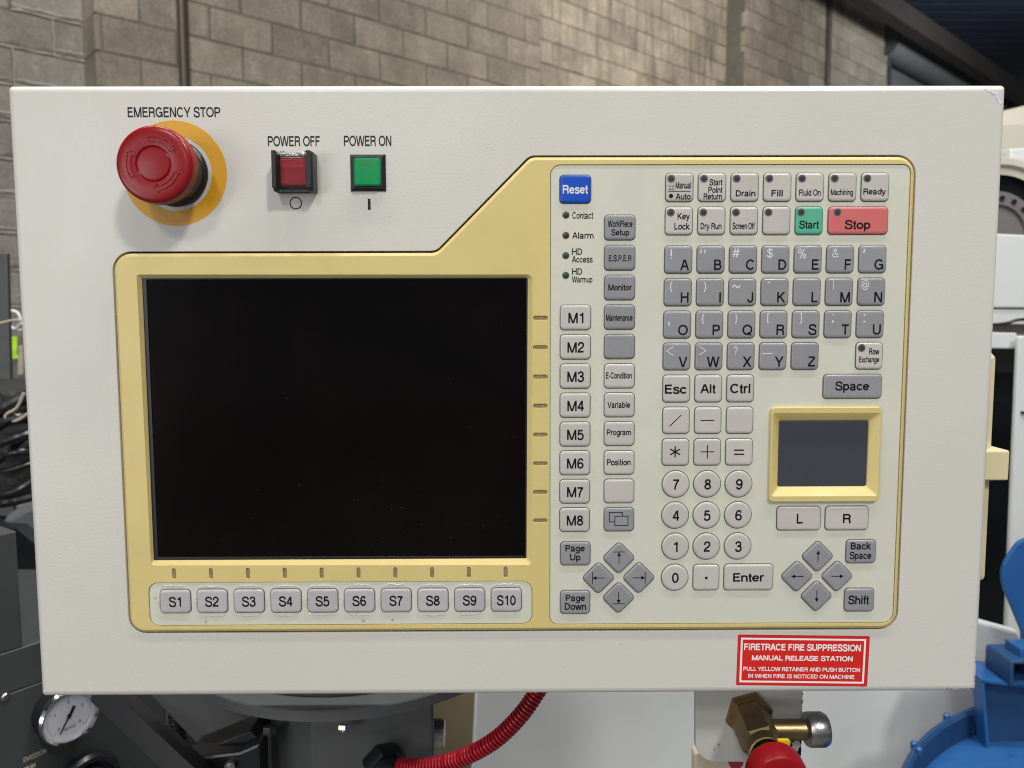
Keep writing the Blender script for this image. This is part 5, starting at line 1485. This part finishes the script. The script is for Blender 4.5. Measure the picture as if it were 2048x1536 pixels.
# door return strip
# roller shutter
sh = thing('roller_shutter', 'grey roller shutter with round barrel housing at the upper right', 'roller shutter', wallP(tE1+1.5, FLOOR, (dB, 0)))
def zc_at(u, v, d):   # height of the ray (u,v) on wall plane d
    dr = Fv*FPX+Rv*(u-1024)-Uv*(v-768)
    t = -d/(dr.dot(wn)); return (CAM+dr*t)
tb0 = (zc_at(1765, 95, dB)-Vector((CAM.x, CAM.y, 0))).dot(wd)
ptop = zc_at(1795, 59, dB).z; pbot = zc_at(1795, 124, dB).z
rad = (ptop-pbot)/2; zc_ = (ptop+pbot)/2
cc = Vector(wallP(tb0+0.12, zc_, (dB, -0.05)))
fr_ = frame(cc, wn, (0, 0, 1), wd)
mb = MB(); lathe(mb, [(rad, 0.0), (rad, 6.0)], fr_, 48); mb.build('barrel', M['shutter'], sh, smooth=40)
mb = MB(); lathe(mb, [(rad*1.06, -0.06), (rad*1.06, -0.002)], fr_, 48)
tq = [(tE1+0.01, -0.30), (tb0+0.34, -0.30)]
mb.build('end_plate', M['shutter_dark'], sh, smooth=40)
mb = MB()
fwl = lambda x, y, z: wallP(x, z, (dB, y))
boxm(mb, fwl, tE1+0.005, tE1+0.14, -0.30, 0.0, FLOOR, zc_+rad*0.9)
mb.build('guide_post', M['shutter_dark'], sh)
zl = zc_-rad*1.05
mb = MB(); boxm(mb, fwl, tE1+0.16, tE1+6, -0.25, -0.20, zl-0.28, zl+0.25); mb.build('hood', M['shutter'], sh)
mb = MB(); boxm(mb, fwl, tE1+0.16, tE1+6, -0.28, -0.12, zl-0.36, zl-0.29, 0.0); mb.build('bottom_rail', M['shutter_dark'], sh)
sme = MB(); boxm(sme, lambda x, y, z: tuple(wd*x+wn*y+Vector((0, 0, z))), 0, 5.8, -0.02, 0.0, 0.008, 0.092, 0.0); sme = sme.mesh('slat', M['shutter'])
zz = zl-0.47
while zz > FLOOR:
    link('slat', sme, sh, wallP(tE1+0.16, zz, (dB, -0.27)))
    zz -= 0.1
# roof beam and roof, floor
bz = zc_at(2048, 100, dA).z
tz0 = t_px(1600, dA)
mb = MB()
b_lo = zc_at(1950, 158, dB-0.42).z; b_hi = zc_at(2048, 168, dB-0.6).z
boxm(mb, lambda x, y, z: wallP(x, z, (dB-0.6, y)), -3, 22, -0.18, 0.0, b_lo, b_hi)
o = mb.build('roof_beam', M['beam']); o['label'] = 'dark brown roof beam running diagonally across the upper right'; o['category'] = 'beam'
mb = MB()
x0r, x1r = -8, 24
N_ = 120
for i in range(N_):
    ya, yb = -8+i*34/N_, -8+(i+1)*34/N_
    zz = b_hi+0.35
    ym = (ya*0.35+yb*0.65)
    vs = [(x0r, ya, zz), (x1r, ya, zz), (x1r, ym, zz), (x0r, ym, zz), (x0r, ym, zz+0.006), (x1r, ym, zz+0.006), (x1r, yb, zz+0.006), (x0r, yb, zz+0.006), (x0r, yb, zz), (x1r, yb, zz)]
    mb.add(vs, [(3, 2, 1, 0), (3, 4, 5, 2), (7, 6, 5, 4), (7, 8, 9, 6)])
o = mb.build('roof', M['roof'], None, smooth=0, kind='structure')
mb = MB(); mb.add([(-12, -12, FLOOR), (24, -12, FLOOR), (24, 26, FLOOR), (-12, 26, FLOOR)], [(0, 1, 2, 3)])
mb.build('floor', M['floor'], None, kind='structure')
